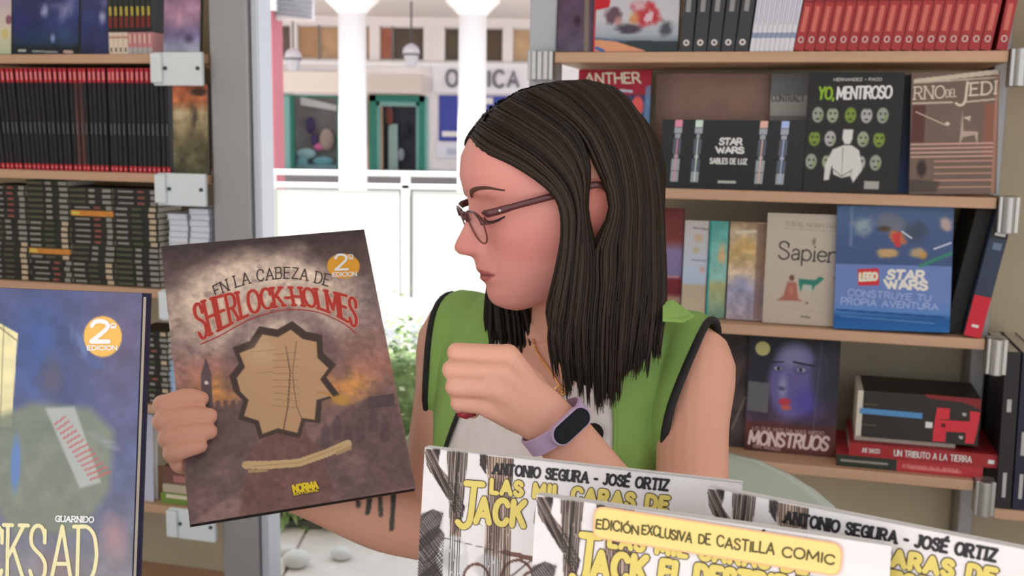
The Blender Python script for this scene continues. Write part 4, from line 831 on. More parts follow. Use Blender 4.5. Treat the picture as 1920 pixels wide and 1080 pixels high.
AF = [88, 103, 111, 114.2, 115, 114.3, 114, 117.5, 120.2, 119, 116.5, 119, 121, 121.6, 121.5, 121.8, 124, 131, 137, 140.3, 140.7, 136.5, 129.7, 124.5, 120.5, 116.5, 115.6, 117, 118.6, 118.9, 113, 101]
SGU = [-93, -80, -68, -58, -50, -42, -30, -25, -20, -10, 4, 18, 36, 50, 60]
SGV = [20, 22, 20, 22, 20, 20, 18, 15, 13, 11.5, 9.5, 8.5, 8.5, 13, 20]
nu, nph = 260, 200
us = np.concatenate([np.linspace(-93, 60, 190), np.linspace(60.5, 127, nu-190)])
rings_ = []
ph = np.linspace(-math.pi, math.pi, nph, endpoint=False); ph = np.sign(ph)*np.abs(ph/math.pi)**1.25*math.pi
for u in us:
    Fv, Wv, Bv, Cc = (np.interp(u, UK, q) for q in (FB, WK, BK, CK)); nn = 2.25
    c_, s_ = np.cos(ph), np.sin(ph); ff = np.where(c_ > 0, Cc+(Fv-Cc)*np.abs(c_)**(2/nn), Cc-(Cc-Bv)*np.abs(c_)**(2/2.1)); ss = Wv*np.sign(s_)*np.abs(s_)**(2/nn)
    fr = np.clip(c_*3, 0, 1)
    if u <= 97:
        D = np.interp(u, AU, AF)-Fv; sg = np.interp(u, SGU, SGV); ff = ff+fr*D*np.exp(-(ss/sg)**2)
    S = np.abs(ss)
    ff = ff+fr*(-7.5*np.exp(-((S-29)/13)**2-((u-27)/10)**2)+6.5*np.exp(-((S-31)/11)**2-((u-18)/9)**2)+3*np.exp(-((S-28)/18)**2-((u-43)/6)**2)+3.5*np.exp(-((S-42)/16)**2-((u+8)/15)**2))
    ff = ff+fr*(3.2*np.exp(-((S-11.5)/4.5)**2-((u+15)/6)**2)-2.2*np.exp(-((S-17)/3)**2-((u+15)/7)**2))          # nostril wings
    ff = ff-fr*1.8*np.exp(-((u+45.5)/1.6)**2)*np.clip(1-(S/25)**4, 0, 1)
    ss = ss*(1+0*ff)
    rings_.append([V(HP(a, b, u)) for a, b in zip(ff, ss)])
headG = G(); headG.rings(rings_)
headBVH = BVHTree.FromPolygons([Vector(p) for p in headG.v], headG.f)
# ear: rim, inner ridge, lobe, plate
def ear(side, g):
    pl = [(-8, 0, 30), (-2, 0, 33), (-14, 0, 30), (-22, 0, 20), (-24, 0, 6), (-20, 0, -8), (-13, 0, -20), (-5, 0, -26)]
    pl = [(4, 1, 18), (4, 3, 27), (-4, 5, 34), (-14, 7, 34), (-23, 9, 26), (-27, 10, 12), (-25, 9, -2), (-18, 7, -14), (-11, 4, -24), (-3, 2, -27), (0, 0, -20)]
    g.tube([HP(a-2, side*(68+b*1.1), c-2) for a, b, c in catmull(pl, 4)], .0034, 8)
    g.tube([HP(a-2, side*(66+b), c-2) for a, b, c in catmull([(-5, 3, 20), (-15, 5, 18), (-17, 5, 4), (-10, 3, -10), (-2, 2, -12)], 4)], .003, 8)
    g.sphere((0, 0, 0), 1, 14, 10, M=HM @ T(Vector((-12, side*67, 5))) @ Matrix.Rotation(math.radians(-18*side), 4, 'Z') @ Matrix.Diagonal((14, 4, 24, 1)))
    g.sphere((0, 0, 0), 1, 10, 8, M=HM @ T(Vector((-7, side*69, -24))) @ Matrix.Diagonal((7, 4, 8, 1)))
# torso frame
BO = np.array([.066, 1.215, 0]); BA = math.radians(25); BX = np.array([math.cos(BA), -math.sin(BA), 0]); BF = np.array([-math.sin(BA), -math.cos(BA), 0])
def B(x, y, z): return BO+BX*x+BF*y+np.array([0, 0, z])
tor = [(.48, .155, .11, 0), (.56, .17, .118, 0), (.66, .15, .105, 0), (.75, .125, .092, 0), (.85, .132, .096, .002), (.93, .142, .108, .008), (.985, .148, .112, .010), (1.03, .152, .104, .004), (1.07, .156, .092, -.003), (1.10, .152, .078, -.010), (1.122, .140, .066, -.014), (1.138, .118, .056, -.016), (1.150, .090, .052, -.014), (1.162, .066, .050, -.010), (1.18, .052, .049, -.004), (1.20, .050, .048, .004)]
tq = catmull([np.array(t) for t in tor], 4)
NT = 72
torG = G(); rr_ = []
for z, a, b, cy in tq:
    ring = []
    for k in range(NT):
        an = 2*math.pi*k/NT; c_, s_ = math.cos(an), math.sin(an); e = 2/2.4
        x = a*np.sign(c_)*abs(c_)**e; y = cy+b*np.sign(s_)*abs(s_)**e
        if s_ > 0: y += .020*math.exp(-((abs(x)-.062)/.045)**2-((z-.965)/.055)**2)   # bust
        ring.append(V(B(x, y, z)))
    rr_.append(ring)
torG.rings(rr_)
def capsule(g, pts, rad, n=16, k=5, flat=1., up=None):
    p = catmull([np.array(q, float) for q in pts], k) if len(pts) > 2 else [np.array(q, float) for q in pts]
    r = catmull([np.array([q, 0.]) for q in rad], k) if len(pts) > 2 else [np.array([q, 0.]) for q in rad]
    p = [V(q) for q in p]; r = [float(q[0]) for q in r]
    a, b = (p[0]-p[1]).normalized(), (p[-1]-p[-2]).normalized()
    p = [p[0]+a*r[0]*.85, p[0]+a*r[0]*.5]+p+[p[-1]+b*r[-1]*.5, p[-1]+b*r[-1]*.85]; r = [r[0]*.45, r[0]*.85]+r+[r[-1]*.85, r[-1]*.45]
    g.tube(p, r, n, flat=flat, up=up)
body = G()
def join(a, b): n = len(a.v); a.v += b.v; a.f += [tuple(i+n for i in q) for q in b.f]; a.m += b.m
join(body, headG); join(body, torG)
ear(1, body); ear(-1, body)
# neck
nb, nt = B(0, -.018, 1.13), HP(4, 0, -35)
capsule(body, [nb, (nb+nt)/2+np.array([0, .0, 0]), nt], [.056, .051, .054], 24)
capsule(body, [B(.0, .035, 1.13), HP(32, 0, -62)], [.030, .026], 16)
for sd in (-1, 1): capsule(body, [HP(-12, sd*50, -38), B(sd*.018, .052, 1.128)], [.010, .009], 10)   # neck muscle
for sd in (-1, 1): capsule(body, [B(sd*.012, .058, 1.118), B(sd*.035, .052, 1.121), B(sd*.060, .046, 1.124)], [.006, .006, .004], 10)  # collarbones
# arms
SL, EL, WL = B(.146, -.01, 1.092), P(1296, 1135, .985), P(1047, 806, .955)
SR, ER, WR = B(-.152, -.01, 1.096), P(800, 996, 1.235), P(440, 868, 1.150)
capsule(body, [B(.10, -.01, 1.085), SL, SL*.7+EL*.3, SL*.3+EL*.7, EL], [.050, .046, .0385, .036, .034], 20)
capsule(body, [EL, EL*.75+WL*.25, EL*.4+WL*.6, WL], [.035, .038, .031, .0255], 20, flat=.85, up=-F)
capsule(body, [B(-.10, -.01, 1.088), SR, SR*.7+ER*.3, SR*.3+ER*.7, ER], [.048, .045, .040, .037, .034], 20)
capsule(body, [ER, ER*.75+WR*.25, ER*.4+WR*.6, WR], [.035, .040, .032, .025], 20, flat=.85, up=-F)
# her left hand: loose fist, back of the hand to the viewer
mcp = [P(952, 666, .936), P(944, 698, .928), P(932, 731, .930), P(916, 762, .938)]
pip = [P(856, 661, .938), P(847, 693, .928), P(852, 725, .930), P(860, 755, .938)]
dip = [P(866, 668, .962), P(858, 702, .955), P(862, 734, .955), P(868, 764, .955)]
tip = [P(900, 676, .968), P(893, 708, .965), P(892, 738, .965), P(888, 772, .958)]
wl2 = WL+(WL-EL)/np.linalg.norm(WL-EL)*.012
for i in range(4):
    rk = [.0094, .0094, .0090, .0083][i]
    capsule(body, [WL+(mcp[i]-WL)*.12, WL+(mcp[i]-WL)*.55, mcp[i]], [.015, .0135, .0108], 12, flat=1.0)
    capsule(body, [mcp[i], mcp[i]*.5+pip[i]*.5+ray(900, 700)*-.001, pip[i]], [rk*1.04, rk*.98, rk*.98], 12)
    capsule(body, [pip[i], dip[i], tip[i]], [rk*.97, rk*.9, rk*.8], 12)
pm_ = sum(mcp)/4
capsule(body, [WL, WL*.5+pm_*.5, pm_], [.024, .026, .022], 16, flat=.62, up=-F)
capsule(body, [WL*.8+mcp[3]*.2+F*.012, WL*.45+mcp[3]*.55+F*.014, mcp[3]+F*.012], [.016, .017, .012], 12)   # heel of the hand
th = [WL+(mcp[0]-WL)*.15+F*.012, P(985, 715, .968), P(935, 672, .975), P(895, 668, .985)]
capsule(body, th, [.016, .015, .0105, .0085], 12)
# held comic: plane from its four corners
p5_ = [1.22170379, -.62906449, -.16883528, .29042585, .32890971]
kk = np.array(p5_[1:4]); an = np.linalg.norm(kk); kx = kk/an; K_ = np.array([[0, -kx[2], kx[1]], [kx[2], 0, -kx[0]], [-kx[1], kx[0], 0]]); Mr = np.eye(3)+math.sin(an)*K_+(1-math.cos(an))*K_@K_
hA, hE, hV, hW, hH = P(302, 462, p5_[0]), Mr[:, 0], -Mr[:, 2], .235, p5_[4]; hN = np.cross(hE, -hV)
hN = hN if hN @ F < 0 else -hN
def onbook(x, y, off=0.): return onpl(x, y, hA+hN*off, hN)
# her right hand: four fingers round the left edge
fing = [((352, 752), (303, 750), (392, 742), .0096), ((358, 782), (310, 785), (398, 768), .0100), ((364, 812), (320, 818), (398, 799), .0098), ((366, 842), (328, 852), (380, 828), .0090)]
fing = [((360, 757), (309, 758), (378, 748), (350, 745), .0098), ((362, 789), (309, 790), (394, 780), (352, 780), .0102), ((368, 820), (318, 822), (394, 809), (356, 812), .0100), ((372, 850), (326, 850), (376, 836), (350, 842), .0092)]
mcpR = []
for a, e, tp, md, r in fing:
    b0_ = onbook(*a, -.034); e0 = onbook(e[0], e[1], -.012)
    e1 = onbook(e[0]+3, e[1]-1, .006); m1 = onbook(md[0], md[1], .0125); t1 = onbook(tp[0], tp[1], .0098)
    capsule(body, [b0_, e0, e1, m1, t1], [r*1.12, r*1.1, r*1.06, r, r*.86], 12); mcpR.append(b0_)
for m_ in mcpR: capsule(body, [WR, WR*.5+m_*.5-hN*.006, m_], [.017, .015, .0125], 12)
capsule(body, [WR-hN*.004, sum(mcpR)/4-hN*.008], [.024, .024], 16)
capsule(body, [onbook(352, 866, -.020), onbook(338, 868, -.012), onbook(330, 848, -.006)], [.013, .011, .010], 12)
thR = [WR+(mcpR[0]-WR)*.2-hN*.004, onbook(420, 800, -.030), onbook(415, 752, -.0225), onbook(412, 715, -.0215)]
capsule(body, thR, [.016, .014, .0105, .0085], 12)
me = body.mesh('body', [attrmat('skin', .48, .35, sss=.12)]); fixn(me)
bo = bpy.data.objects.new('tmp', me); COL.objects.link(bo)
md = bo.modifiers.new('r', 'REMESH'); md.mode = 'VOXEL'; md.voxel_size = .0021
sm = bo.modifiers.new('s', 'SMOOTH'); sm.factor = .5; sm.iterations = 2
dg = bpy.context.evaluated_depsgraph_get(); bme = bpy.data.meshes.new_from_object(bo.evaluated_get(dg)); bpy.data.objects.remove(bo)
bme.name = 'body'; N_ = len(bme.vertices); co = np.empty(N_*3); bme.vertices.foreach_get('co', co); co = co.reshape(-1, 3)
bodyBVH = BVHTree.FromPolygons([Vector(p) for p in co], [tuple(p.vertices) for p in bme.polygons])
# skin tones: lips, cheek, knuckles, tattoo, one painted nail
H_ = toH(co); S_ = np.abs(H_[:, 1]); sk = np.zeros((N_, 3))+np.array([224, 166, 142.])
hd = (H_[:, 2] > -95) & (H_[:, 0] > 20) & (H_[:, 2] < 130) & (S_ < 80)
def mx(m, c, a=1.):
    global sk
    m = (np.clip(m, 0, 1)*a)[:, None]; sk = sk*(1-m)+np.array(c, float)*m
mx(np.where(hd, 1., 0.), (226, 150, 140), .8)
mx(hd*np.exp(-((S_-50)/22)**2-((H_[:, 2]+18)/22)**2), (214, 128, 118), .55)
mx(hd*np.exp(-(S_/16)**2-((H_[:, 2]+12)/12)**2)*(H_[:, 0] > 118), (212, 122, 112), .5)
wl_ = np.interp(H_[:, 2], [-54, -50, -46, -42, -37.5], [8, 19, 24, 20, 6])
mx((hd & (H_[:, 0] > 92))*np.clip((wl_-S_)/3, 0, 1)*np.clip((H_[:, 2]+55)/2, 0, 1)*np.clip((-37.5-H_[:, 2])/2, 0, 1), (176, 88, 86), .75)
mx((hd & (H_[:, 0] > 92))*np.exp(-((H_[:, 2]+45.6)/1.1)**2)*np.clip((25-S_)/3, 0, 1), (110, 50, 52), .8)
mx(hd*np.exp(-((S_-31)/17)**2-((H_[:, 2]-17)/10)**2), (178, 110, 100), .35)
mx((S_ > 60)*(np.abs(H_[:, 0]+10) < 26)*(np.abs(H_[:, 2]-4) < 34)*1., (205, 112, 100), .7)
tx = [[(668, 915), (672, 948)], [(690, 918), (693, 938), (689, 962)], [(712, 914), (714, 965)], [(735, 905), (737, 950), (734, 992)], [(722, 900), (741, 905), (738, 940)]]
for i, l in enumerate(tx):
    for (xa, ya), (xb, yb) in zip(l[:-1], l[1:]):
        for t in np.linspace(0, 1, 9):
            q = ray(xa+(xb-xa)*t, ya+(yb-ya)*t); h = bodyBVH.ray_cast(V(C), V(q).normalized())
            if h[0] is None: continue
            d = np.linalg.norm(co-np.array(h[0]), axis=1); mx(np.clip((.0034-d)/.0012, 0, 1), (66, 66, 60), .85)
nl = tip[3]; d = np.linalg.norm(co-P(877, 776, .952), axis=1)
at = bme.color_attributes.new('Col', 'FLOAT_COLOR', 'POINT'); rgba = np.ones((N_, 4)); rgba[:, :3] = lin(np.clip(sk, 0, 255)); at.data.foreach_set('color', rgba.ravel())
bme.polygons.foreach_set('use_smooth', [True]*len(bme.polygons)); bme.materials.clear(); bme.materials.append(MC['skin'])
wo = thing('person', 'seated woman with long dark hair, glasses and green vest looking at the comic she holds', 'person')
part('body', bme, None, wo)
# nail, brows, lashes, eyes
nailm = mat('wine_nail', (150, 40, 50), .25)
def oncap(x, y, bvh=bodyBVH, lift=.0008):
    h = bvh.ray_cast(V(C), V(ray(x, y)).normalized())
    return np.array(h[0])-ray(x, y)*lift if h[0] else None
q = oncap(877, 768, lift=.002); g = G(); g.tube([P(858, 776, .945), P(874, 777, .944), P(892, 775, .946)], [.003, .0052, .003], 10, flat=.8); part('fingernail', g, nailm, wo, smooth=True, label='wine-red painted fingernail')
browm = mat('brow_hair', (92, 58, 48), .8)
g = G()
def headpt(s, u, lift=.8):
    h = headBVH.ray_cast(V(HP(200, s, u)), V(-HF)); p = toH(np.array(h[0])); return HP(p[0]+lift, s, u)
for sd in (1, -1):
    pts = [(12, 40), (20, 44.5), (31, 47.5), (42, 47), (52, 42)]; g = G()
    pp = [headpt(sd*a, b, .2) for a, b in catmull([np.array(p, float) for p in pts], 5)]
    k = len(pp); g.tube(pp, [.0036*(1-.78*(i/k)**1.3) for i in range(k)], 6, flat=.35, up=HF); part('eyebrow', g, browm, wo, smooth=True)
    ef = toH(headpt(sd*31, 15.5, 0))[0]-12.4; ec = HP(ef, sd*29, 15.0)
    g = G(); g.sphere(ec, .011, 16, 12); p = part('eye', g, mat('eye_white', (225, 215, 210), .2), wo, smooth=True)
    g = G(); g.sphere(ec+HF*.0072-HU*.0022, .0046, 12, 8); part('iris', g, mat('iris_brown', (58, 38, 28), .15), p, smooth=True)
    pp = [headpt(sd*a, b, .3) for a, b in catmull([np.array(p, float) for p in ((19, 15.5), (25, 12.5), (32, 11.5), (39, 12.5), (45, 15))], 4)]
    g = G(); g.tube(pp, .0010, 6, flat=.8, up=HF)
    for i in range(2, len(pp)-1): p = pp[i]; g.tube([p, p+(HF*.004-HU*.0022+HS*sd*.001*(i/len(pp))), p+(HF*.0065-HU*.0022+HS*sd*.002)], [.0004, .0003, .0001], 4)
    part('eyelashes', g, mat('lash', (40, 30, 28), .7), wo)
# ---- hair
EC = np.array([8, 0, 26.])
def capdepth(x, y, extra=0.):
    """front hit of the pixel ray with the hair envelope (ellipsoid over vertical cylinder)"""
    yy = min(y, 380); r = ray(x, yy); o = toH(C)-EC; d = np.array([r@HF, r@HS, r@HU])*1000
    k = np.array([1/(116.+extra), 1/(86.+extra), 1/(112.+extra)]); o = o*k; d = d*k; a, b, c = d@d, 2*o@d, o@o-1; D = b*b-4*a*c
    if D <= 0: return -b/(2*a)
    return (-b-math.sqrt(D))/(2*a)
GD = [(0., [(881, 258), (905, 282), (962, 308), (1022, 348), (1050, 385), (1056, 440), (1050, 500), (1040, 560), (1030, 620), (1040, 690)]),
      (.18, [(905, 215), (960, 245), (1025, 290), (1070, 345), (1085, 400), (1082, 460), (1076, 530), (1068, 600), (1062, 660), (1068, 735)]),
      (.385, [(972, 174), (1026, 204), (1082, 250), (1104, 312), (1099, 388), (1112, 468), (1114, 530), (1108, 600), (1106, 670), (1110, 752)]),
      (.40, [(974, 173), (1029, 203), (1086, 249), (1118, 310), (1145, 388), (1118, 470), (1118, 530), (1112, 600), (1110, 670), (1114, 756)]),
      (.6, [(1040, 154), (1085, 180), (1130, 230), (1160, 300), (1172, 385), (1168, 460), (1166, 530), (1160, 600), (1156, 670), (1152, 745)]),
      (.8, [(1100, 150), (1140, 180), (1178, 232), (1202, 300), (1212, 385), (1212, 460), (1212, 530), (1208, 600), (1200, 650), (1194, 710)]),
      (1., [(1150, 163), (1182, 195), (1212, 245), (1230, 310), (1240, 385), (1243, 460), (1244, 530), (1242, 590), (1238, 625), (1234, 660)])]
TS = [q[0] for q in GD]; GA = np.array([q[1] for q in GD], float)
def guide(t):
    p = np.stack([[np.interp(t, TS, GA[:, i, k]) for k in (0, 1)] for i in range(GA.shape[1])]); return p
def lift(p, extra, side=1, y0=None):
    out = []
    for i, (x, y) in enumerate(p):
        d = capdepth(x, y, extra); q = P(x, y, d)
        if y > 380: q = q+np.array([0, .0, 0])
        out.append(q)
    if side < 0:
        o2 = []
        for q in out: h = toH(q); o2.append(HP(h[0], -h[1], h[2]))
        out = o2
    return out
hairm = attrmat('hair', .5, .16)
hv, hf, hc = [], [], []
def lock(path, r, col, flat=.45, n=5):
    g = G(); k = len(path); g.tube(path, [r*(.55+.45*min(1, i/2))*(1-.9*max(0, (i/(k-1)-.72)/.28)**1.6) for i in range(k)], n, flat=flat, up=-F, cap=False)
    b = len(hv); hv.extend(g.v); hf.extend([tuple(i+b for i in q) for q in g.f]); hc.extend([col]*len(g.v))
hr = random.Random(11)
for side in (1, -1):
    for layer, extra, cnt in ((0, 0, 780), (1, -4, 200), (2, 3, 420)):
        if side < 0: cnt = cnt//2
        for i in range(cnt):
            t = (i+hr.random())/cnt
            if layer == 2 and .34 < t < .44: continue
            if .384 < t < .401: t = .384 if hr.random() < .5 else .401
            p = guide(t); L_ = p.shape[0]
            cl_ = round(t*46)/46; ce = random.Random(int(cl_*999)+side).uniform(-46, 16); endj = ce+hr.uniform(-22, 8) if hr.random() < .85 else hr.uniform(-100, -30); dx = hr.gauss(0, 2.6); pc_ = (cl_-t)*150; ph_ = hr.uniform(0, 6)
            q = []
            for j, (x, y) in enumerate(p):
                s = j/(L_-1); xx = x+dx*s*1.0+pc_*max(0, s-.6)*1.6+1.6*math.sin(ph_+s*7)*s+ (hr.gauss(0, 2)*max(0, s-.85)*6)
                yy = y+(endj*((y-420)/300) if y > 420 else 0); q.append((xx, yy))
            q = catmull([np.array(a) for a in q], 3)
            w_ = lift(q, extra+hr.uniform(-2, 2), side)
            sh_ = hr.uniform(.7, 1.35); warm = hr.uniform(0, 1); c = np.array([43, 36, 30])*sh_+np.array([8, 3, 0])*warm
            lock(w_, hr.uniform(.0010, .0021)*(1.5 if side < 0 or layer == 1 else 1), c, .6, 4)
for i in range(150):
    t = hr.random(); dp = 1.205+hr.uniform(-.014, .014); xe = 912+t*82; yb = 640+t*55+hr.uniform(-34, 12)
    q = [(955+t*30, 400), (930+t*50, 470), (915+t*62, 540), (xe-2, 600), (xe+hr.gauss(0, 3)+t*6, yb)]
    q = catmull([np.array(a, float) for a in q], 4); dd = np.linspace(1.235, dp, 6)
    lock([P(x, y, float(np.interp(y, [400, 560], [1.225, dp]))) for x, y in q], hr.uniform(.0022, .0036), np.array([38, 32, 28])*hr.uniform(.7, 1.3))
# back of the head, between the two halves
def backpath(az, rr, end):
    ca, sa = math.cos(az), math.sin(az); r_ = 1/math.sqrt((ca/(104.+rr))**2+(sa/(82.+rr))**2); q = []
    for a in np.linspace(math.radians(84), 0, 10): q.append(HP(6+r_*ca*math.cos(a), r_*sa*math.cos(a), 26+(109+rr)*math.sin(a)))
    b = q[-1]
    for k in range(1, 9): q.append(b+np.array([0, 0, -k/8*(b[2]-end)]))
    return q
for i in range(420):
    az = math.radians(hr.uniform(112, 248)); lock(backpath(az, hr.uniform(-3, 2), 1.125+hr.uniform(-.025, .03)), hr.uniform(.0014, .0028), (np.array([43, 36, 30])*hr.uniform(.7, 1.35)), .6, 4)
me = bpy.data.meshes.new('hair'); me.from_pydata([tuple(map(float, p)) for p in hv], [], hf)
at = me.color_attributes.new('Col', 'FLOAT_COLOR', 'POINT'); rgba = np.ones((len(hv), 4)); rgba[:, :3] = lin(np.clip(np.array(hc), 0, 255)); at.data.foreach_set('color', rgba.ravel())
me.polygons.foreach_set('use_smooth', [True]*len(me.polygons)); me.materials.append(hairm)
ho = part('hair', me, None, wo)
# under-layer so no scalp shows
g = G(); undm = mat('hair_under', (44, 36, 30), .6, var=.15, scale=60)
for side in (1, -1):
    rows_ = []
    for t in list(np.linspace(0.0, .384, 14))+list(np.linspace(.401, 1, 18)):
        p = catmull([np.array(a) for a in guide(t)], 3); p = [np.array((x, y-(24 if y > 560 else 0))) for x, y in p]; rows_.append([V(q) for q in lift(p, -6, side)])
    g.rings(rows_[:14], closed=False); g.rings(rows_[14:], closed=False)
g.rings([[V(p) for p in backpath(math.radians(a), -6, 1.15)] for a in range(108, 253, 6)], closed=False)
a = g.mesh('hair_underlayer', [undm], True); part('hair_underlayer', a, None, ho)
# ---- clothes
def tsurf(x, z, front=True, off=.0):
    d = BF if front else -BF
    o = B(x, 0, z)+d*.4; h = torBVH.ray_cast(V(o), V(-d))
    if h[0] is None: return None
    return np.array(h[0])+d*off
torBVH = BVHTree.FromPolygons([Vector(p) for p in torG.v], torG.f)
def sheet(cols, front, off, nz=60, fold=0., crink=0., seed=1):
    """cols: function s in 0..1,row t in 0..1 -> (x,z)"""
    rows2 = []
    nx = 44
    for j in range(nz+1):
        row_ = []
        for i in range(nx+1):
            x, z = cols(i/nx, j/nz); d = BF if front else -BF
            p = tsurf(x, min(z, 1.16), front, off)
            if p is None: p = B(x, 0, z)+d*(.012+off*.5)
            yy = (p-B(0, 0, 0))@BF
            if z < .96 and front: pb_ = tsurf(x*.98, .96, True, off); yy = max(yy, ((pb_-B(0, 0, 0))@BF)*(1-.12*(.96-z)/.2)) if pb_ is not None else yy
            yy += (1 if front else -1)*(fold*math.sin(x*95+z*9+seed)*min(1, max(0, (1.12-z)*6))+crink*(vnoise(np.array(x*420.), np.array(z*40.), seed)-.5))
            row_.append(V(B(x, yy, z)))
        rows2.append(row_)
    return rows2
def solid(name, rws, m, th_, parent, label=None):
    g = G(); g.rings(rws, closed=False); me = g.mesh(name, m, True); o = part(name, me, None, parent, label=label); s = o.modifiers.new('s', 'SOLIDIFY'); s.thickness = th_; s.offset = 0; return o
green = mat('green_vest_cloth', (136, 172, 88), .8, var=.05, scale=30, bump=.25)
trimm = mat('black_piping', (28, 26, 26), .7)
blm = mat('white_crinkle', (232, 222, 216), .85, var=.04, scale=90, bump=.3)
# blouse: V neck
def bcol(s, t):
    x = -.128+.256*s; zt_ = min(1.115, 1.018+abs(x-.004)*1.55); return x, .60+(zt_-.60)*t
solid('blouse', sheet(bcol, True, .0045, 70, crink=.0045, seed=4), blm, .0015, wo)
# vest fronts
def vin(z, sd): return np.interp(z, [.55, .80, .90, 1.0, 1.08, 1.13, 1.16], [.100, .088, .086, .080, .070, .056, .050]) if sd > 0 else np.interp(z, [.55, .80, .90, .97, 1.03, 1.10, 1.16], [.135, .122, .106, .088, .066, .058, .050])
def vout(z): return np.interp(z, [.55, .80, .88, .93, .98, 1.03, 1.08, 1.115, 1.16], [.178, .160, .154, .150, .146, .143, .144, .149, .156])
shG = G(); join(shG, torG); capsule(shG, [B(.10, -.01, 1.085), SL, SL*.7+EL*.3], [.050, .048, .041], 20); capsule(shG, [B(-.10, -.01, 1.088), SR, SR*.7+ER*.3], [.048, .045, .040], 20); capsule(shG, [nb, (nb+nt)/2], [.054, .05], 20)
shBVH = BVHTree.FromPolygons([Vector(p) for p in shG.v], shG.f)
ZC, YC_ = 1.045, -.012
for sd in (1, -1):
    tabz = [.55, .80, .88, .93, .98, 1.03, 1.08, 1.12, 1.16, 1.20]; tabo = [.180, .164, .156, .152, .149, .149, .153, .158, .163, .165]
    tabi = [.120, .112, .108, .106, .103, .098, .088, .070, .061, .060] if sd > 0 else [.150, .138, .124, .112, .100, .088, .074, .066, .061, .060]
    rw = []; nxx = 30
    steps = [('f', z) for z in np.linspace(.55, ZC, 46)[:-1]]+[('a', a_) for a_ in np.linspace(0, math.pi, 26)]+[('b', z) for z in np.linspace(ZC, .98, 6)[1:]]
    for k_, v_ in steps:
        row_ = []
        for i in range(nxx+1):
            s1 = i/nxx
            if k_ == 'f': zt_ = v_
            elif k_ == 'a': zt_ = ZC+.12*math.sin(v_)
            else: zt_ = v_
            x = np.interp(zt_, tabz, tabi)*(1-s1)+np.interp(zt_, tabz, tabo)*s1; x *= sd
            if k_ == 'a': d = BF*math.cos(v_)+np.array([0, 0, 1.])*math.sin(v_); o = B(x, YC_, ZC)+d*.35
            else: d = BF if k_ == 'f' else -BF; o = B(x, YC_, v_)+d*.35
            h = shBVH.ray_cast(V(o), V(-d)); dist = (np.array(h[0])-(o-d*.35))@d if h[0] is not None else .02
            offv = .010 if k_ != 'f' else .012
            if k_ == 'f':
                zz_ = v_
                if zz_ < .965: h2 = shBVH.ray_cast(V(B(x, YC_, .965)+d*.35), V(-d)); d2 = (np.array(h2[0])-B(x, YC_, .965))@d if h2[0] is not None else dist; dist = max(dist if h[0] is not None else 0, d2*(1-.10*(.965-zz_)/.2))
                offv += .0035*math.sin(x*95+zz_*7+sd)*min(1, (1.08-zz_)*7)+.002*math.sin(x*210-zz_*12)
            row_.append(V(o-d*.35+d*(dist+offv)))
        rw.append(row_)
    for j in range(1, len(rw)-1):   # relax along the strap
        for i in range(nxx+1): rw[j][i] = (rw[j-1][i]+rw[j][i]*2+rw[j+1][i])/4
    solid('vest_front', rw, green, .0016, wo)
    g = G(); g.tube([r[-1] for r in rw], .0050, 8, flat=.8); part('armhole_piping', g, trimm, wo, smooth=True, label='black piping around the armhole')
    g = G(); g.tube([r[0] for r in rw], .0026, 8, flat=.7); part('front_piping', g, trimm if sd < 0 else green, wo, smooth=True)
def bk(s, t):
    z = .55+.58*t; b = vout(z)-.002; x = -b+2*b*s; zt_ = 1.118+.045*max(0, 1-abs(x)/.15); return x, .55+(zt_-.55)*t
solid('vest_back', sheet(bk, False, .012, 50, fold=.0025, seed=9), green, .0016, wo)
# small flap on her left shoulder
q = [P(1242, 572, 1.108), P(1262, 566, 1.118), P(1302, 596, 1.118), P(1282, 606, 1.098), P(1242, 604, 1.085)]
g = G(); g.add([V(p) for p in q]+[V(p)+Vector((0, 0, .003)) for p in q], [(0, 1, 2, 3, 4)[::-1], (5, 6, 7, 8, 9)]+[(i, (i+1) % 5, 5+(i+1) % 5, 5+i) for i in range(5)]); part('shoulder_flap', g, green, wo, bev=.001)
# trousers and shoes below the table
g = G()
for sd in (-1, 1):
    hp, kn, an_ = B(sd*.085, .02, .53), B(sd*.11, .40, .53), B(sd*.11, .36, .10)
    capsule(g, [hp, (hp+kn)/2, kn], [.085, .075, .058], 16); capsule(g, [kn, (kn+an_)/2, an_], [.058, .052, .042], 16)
capsule(g, [B(-.08, -.01, .55), B(.08, -.01, .55)], [.105, .105], 20)
me = g.mesh('trousers', [mat('dark_trousers', (48, 52, 66), .85)]); fixn(me); o = part('trousers', me, None, wo); m_ = o.modifiers.new('r', 'REMESH'); m_.mode = 'VOXEL'; m_.voxel_size = .01; m_.use_smooth_shade = True
for sd in (-1, 1):
    g = G(); a = B(sd*.11, .34, .062); b_ = B(sd*.12, .53, .052); capsule(g, [a, (a+b_)/2, b_], [.040, .040, .030], 12); part('shoe', g, mat('dark_shoe', (40, 38, 38), .6), wo, smooth=True)
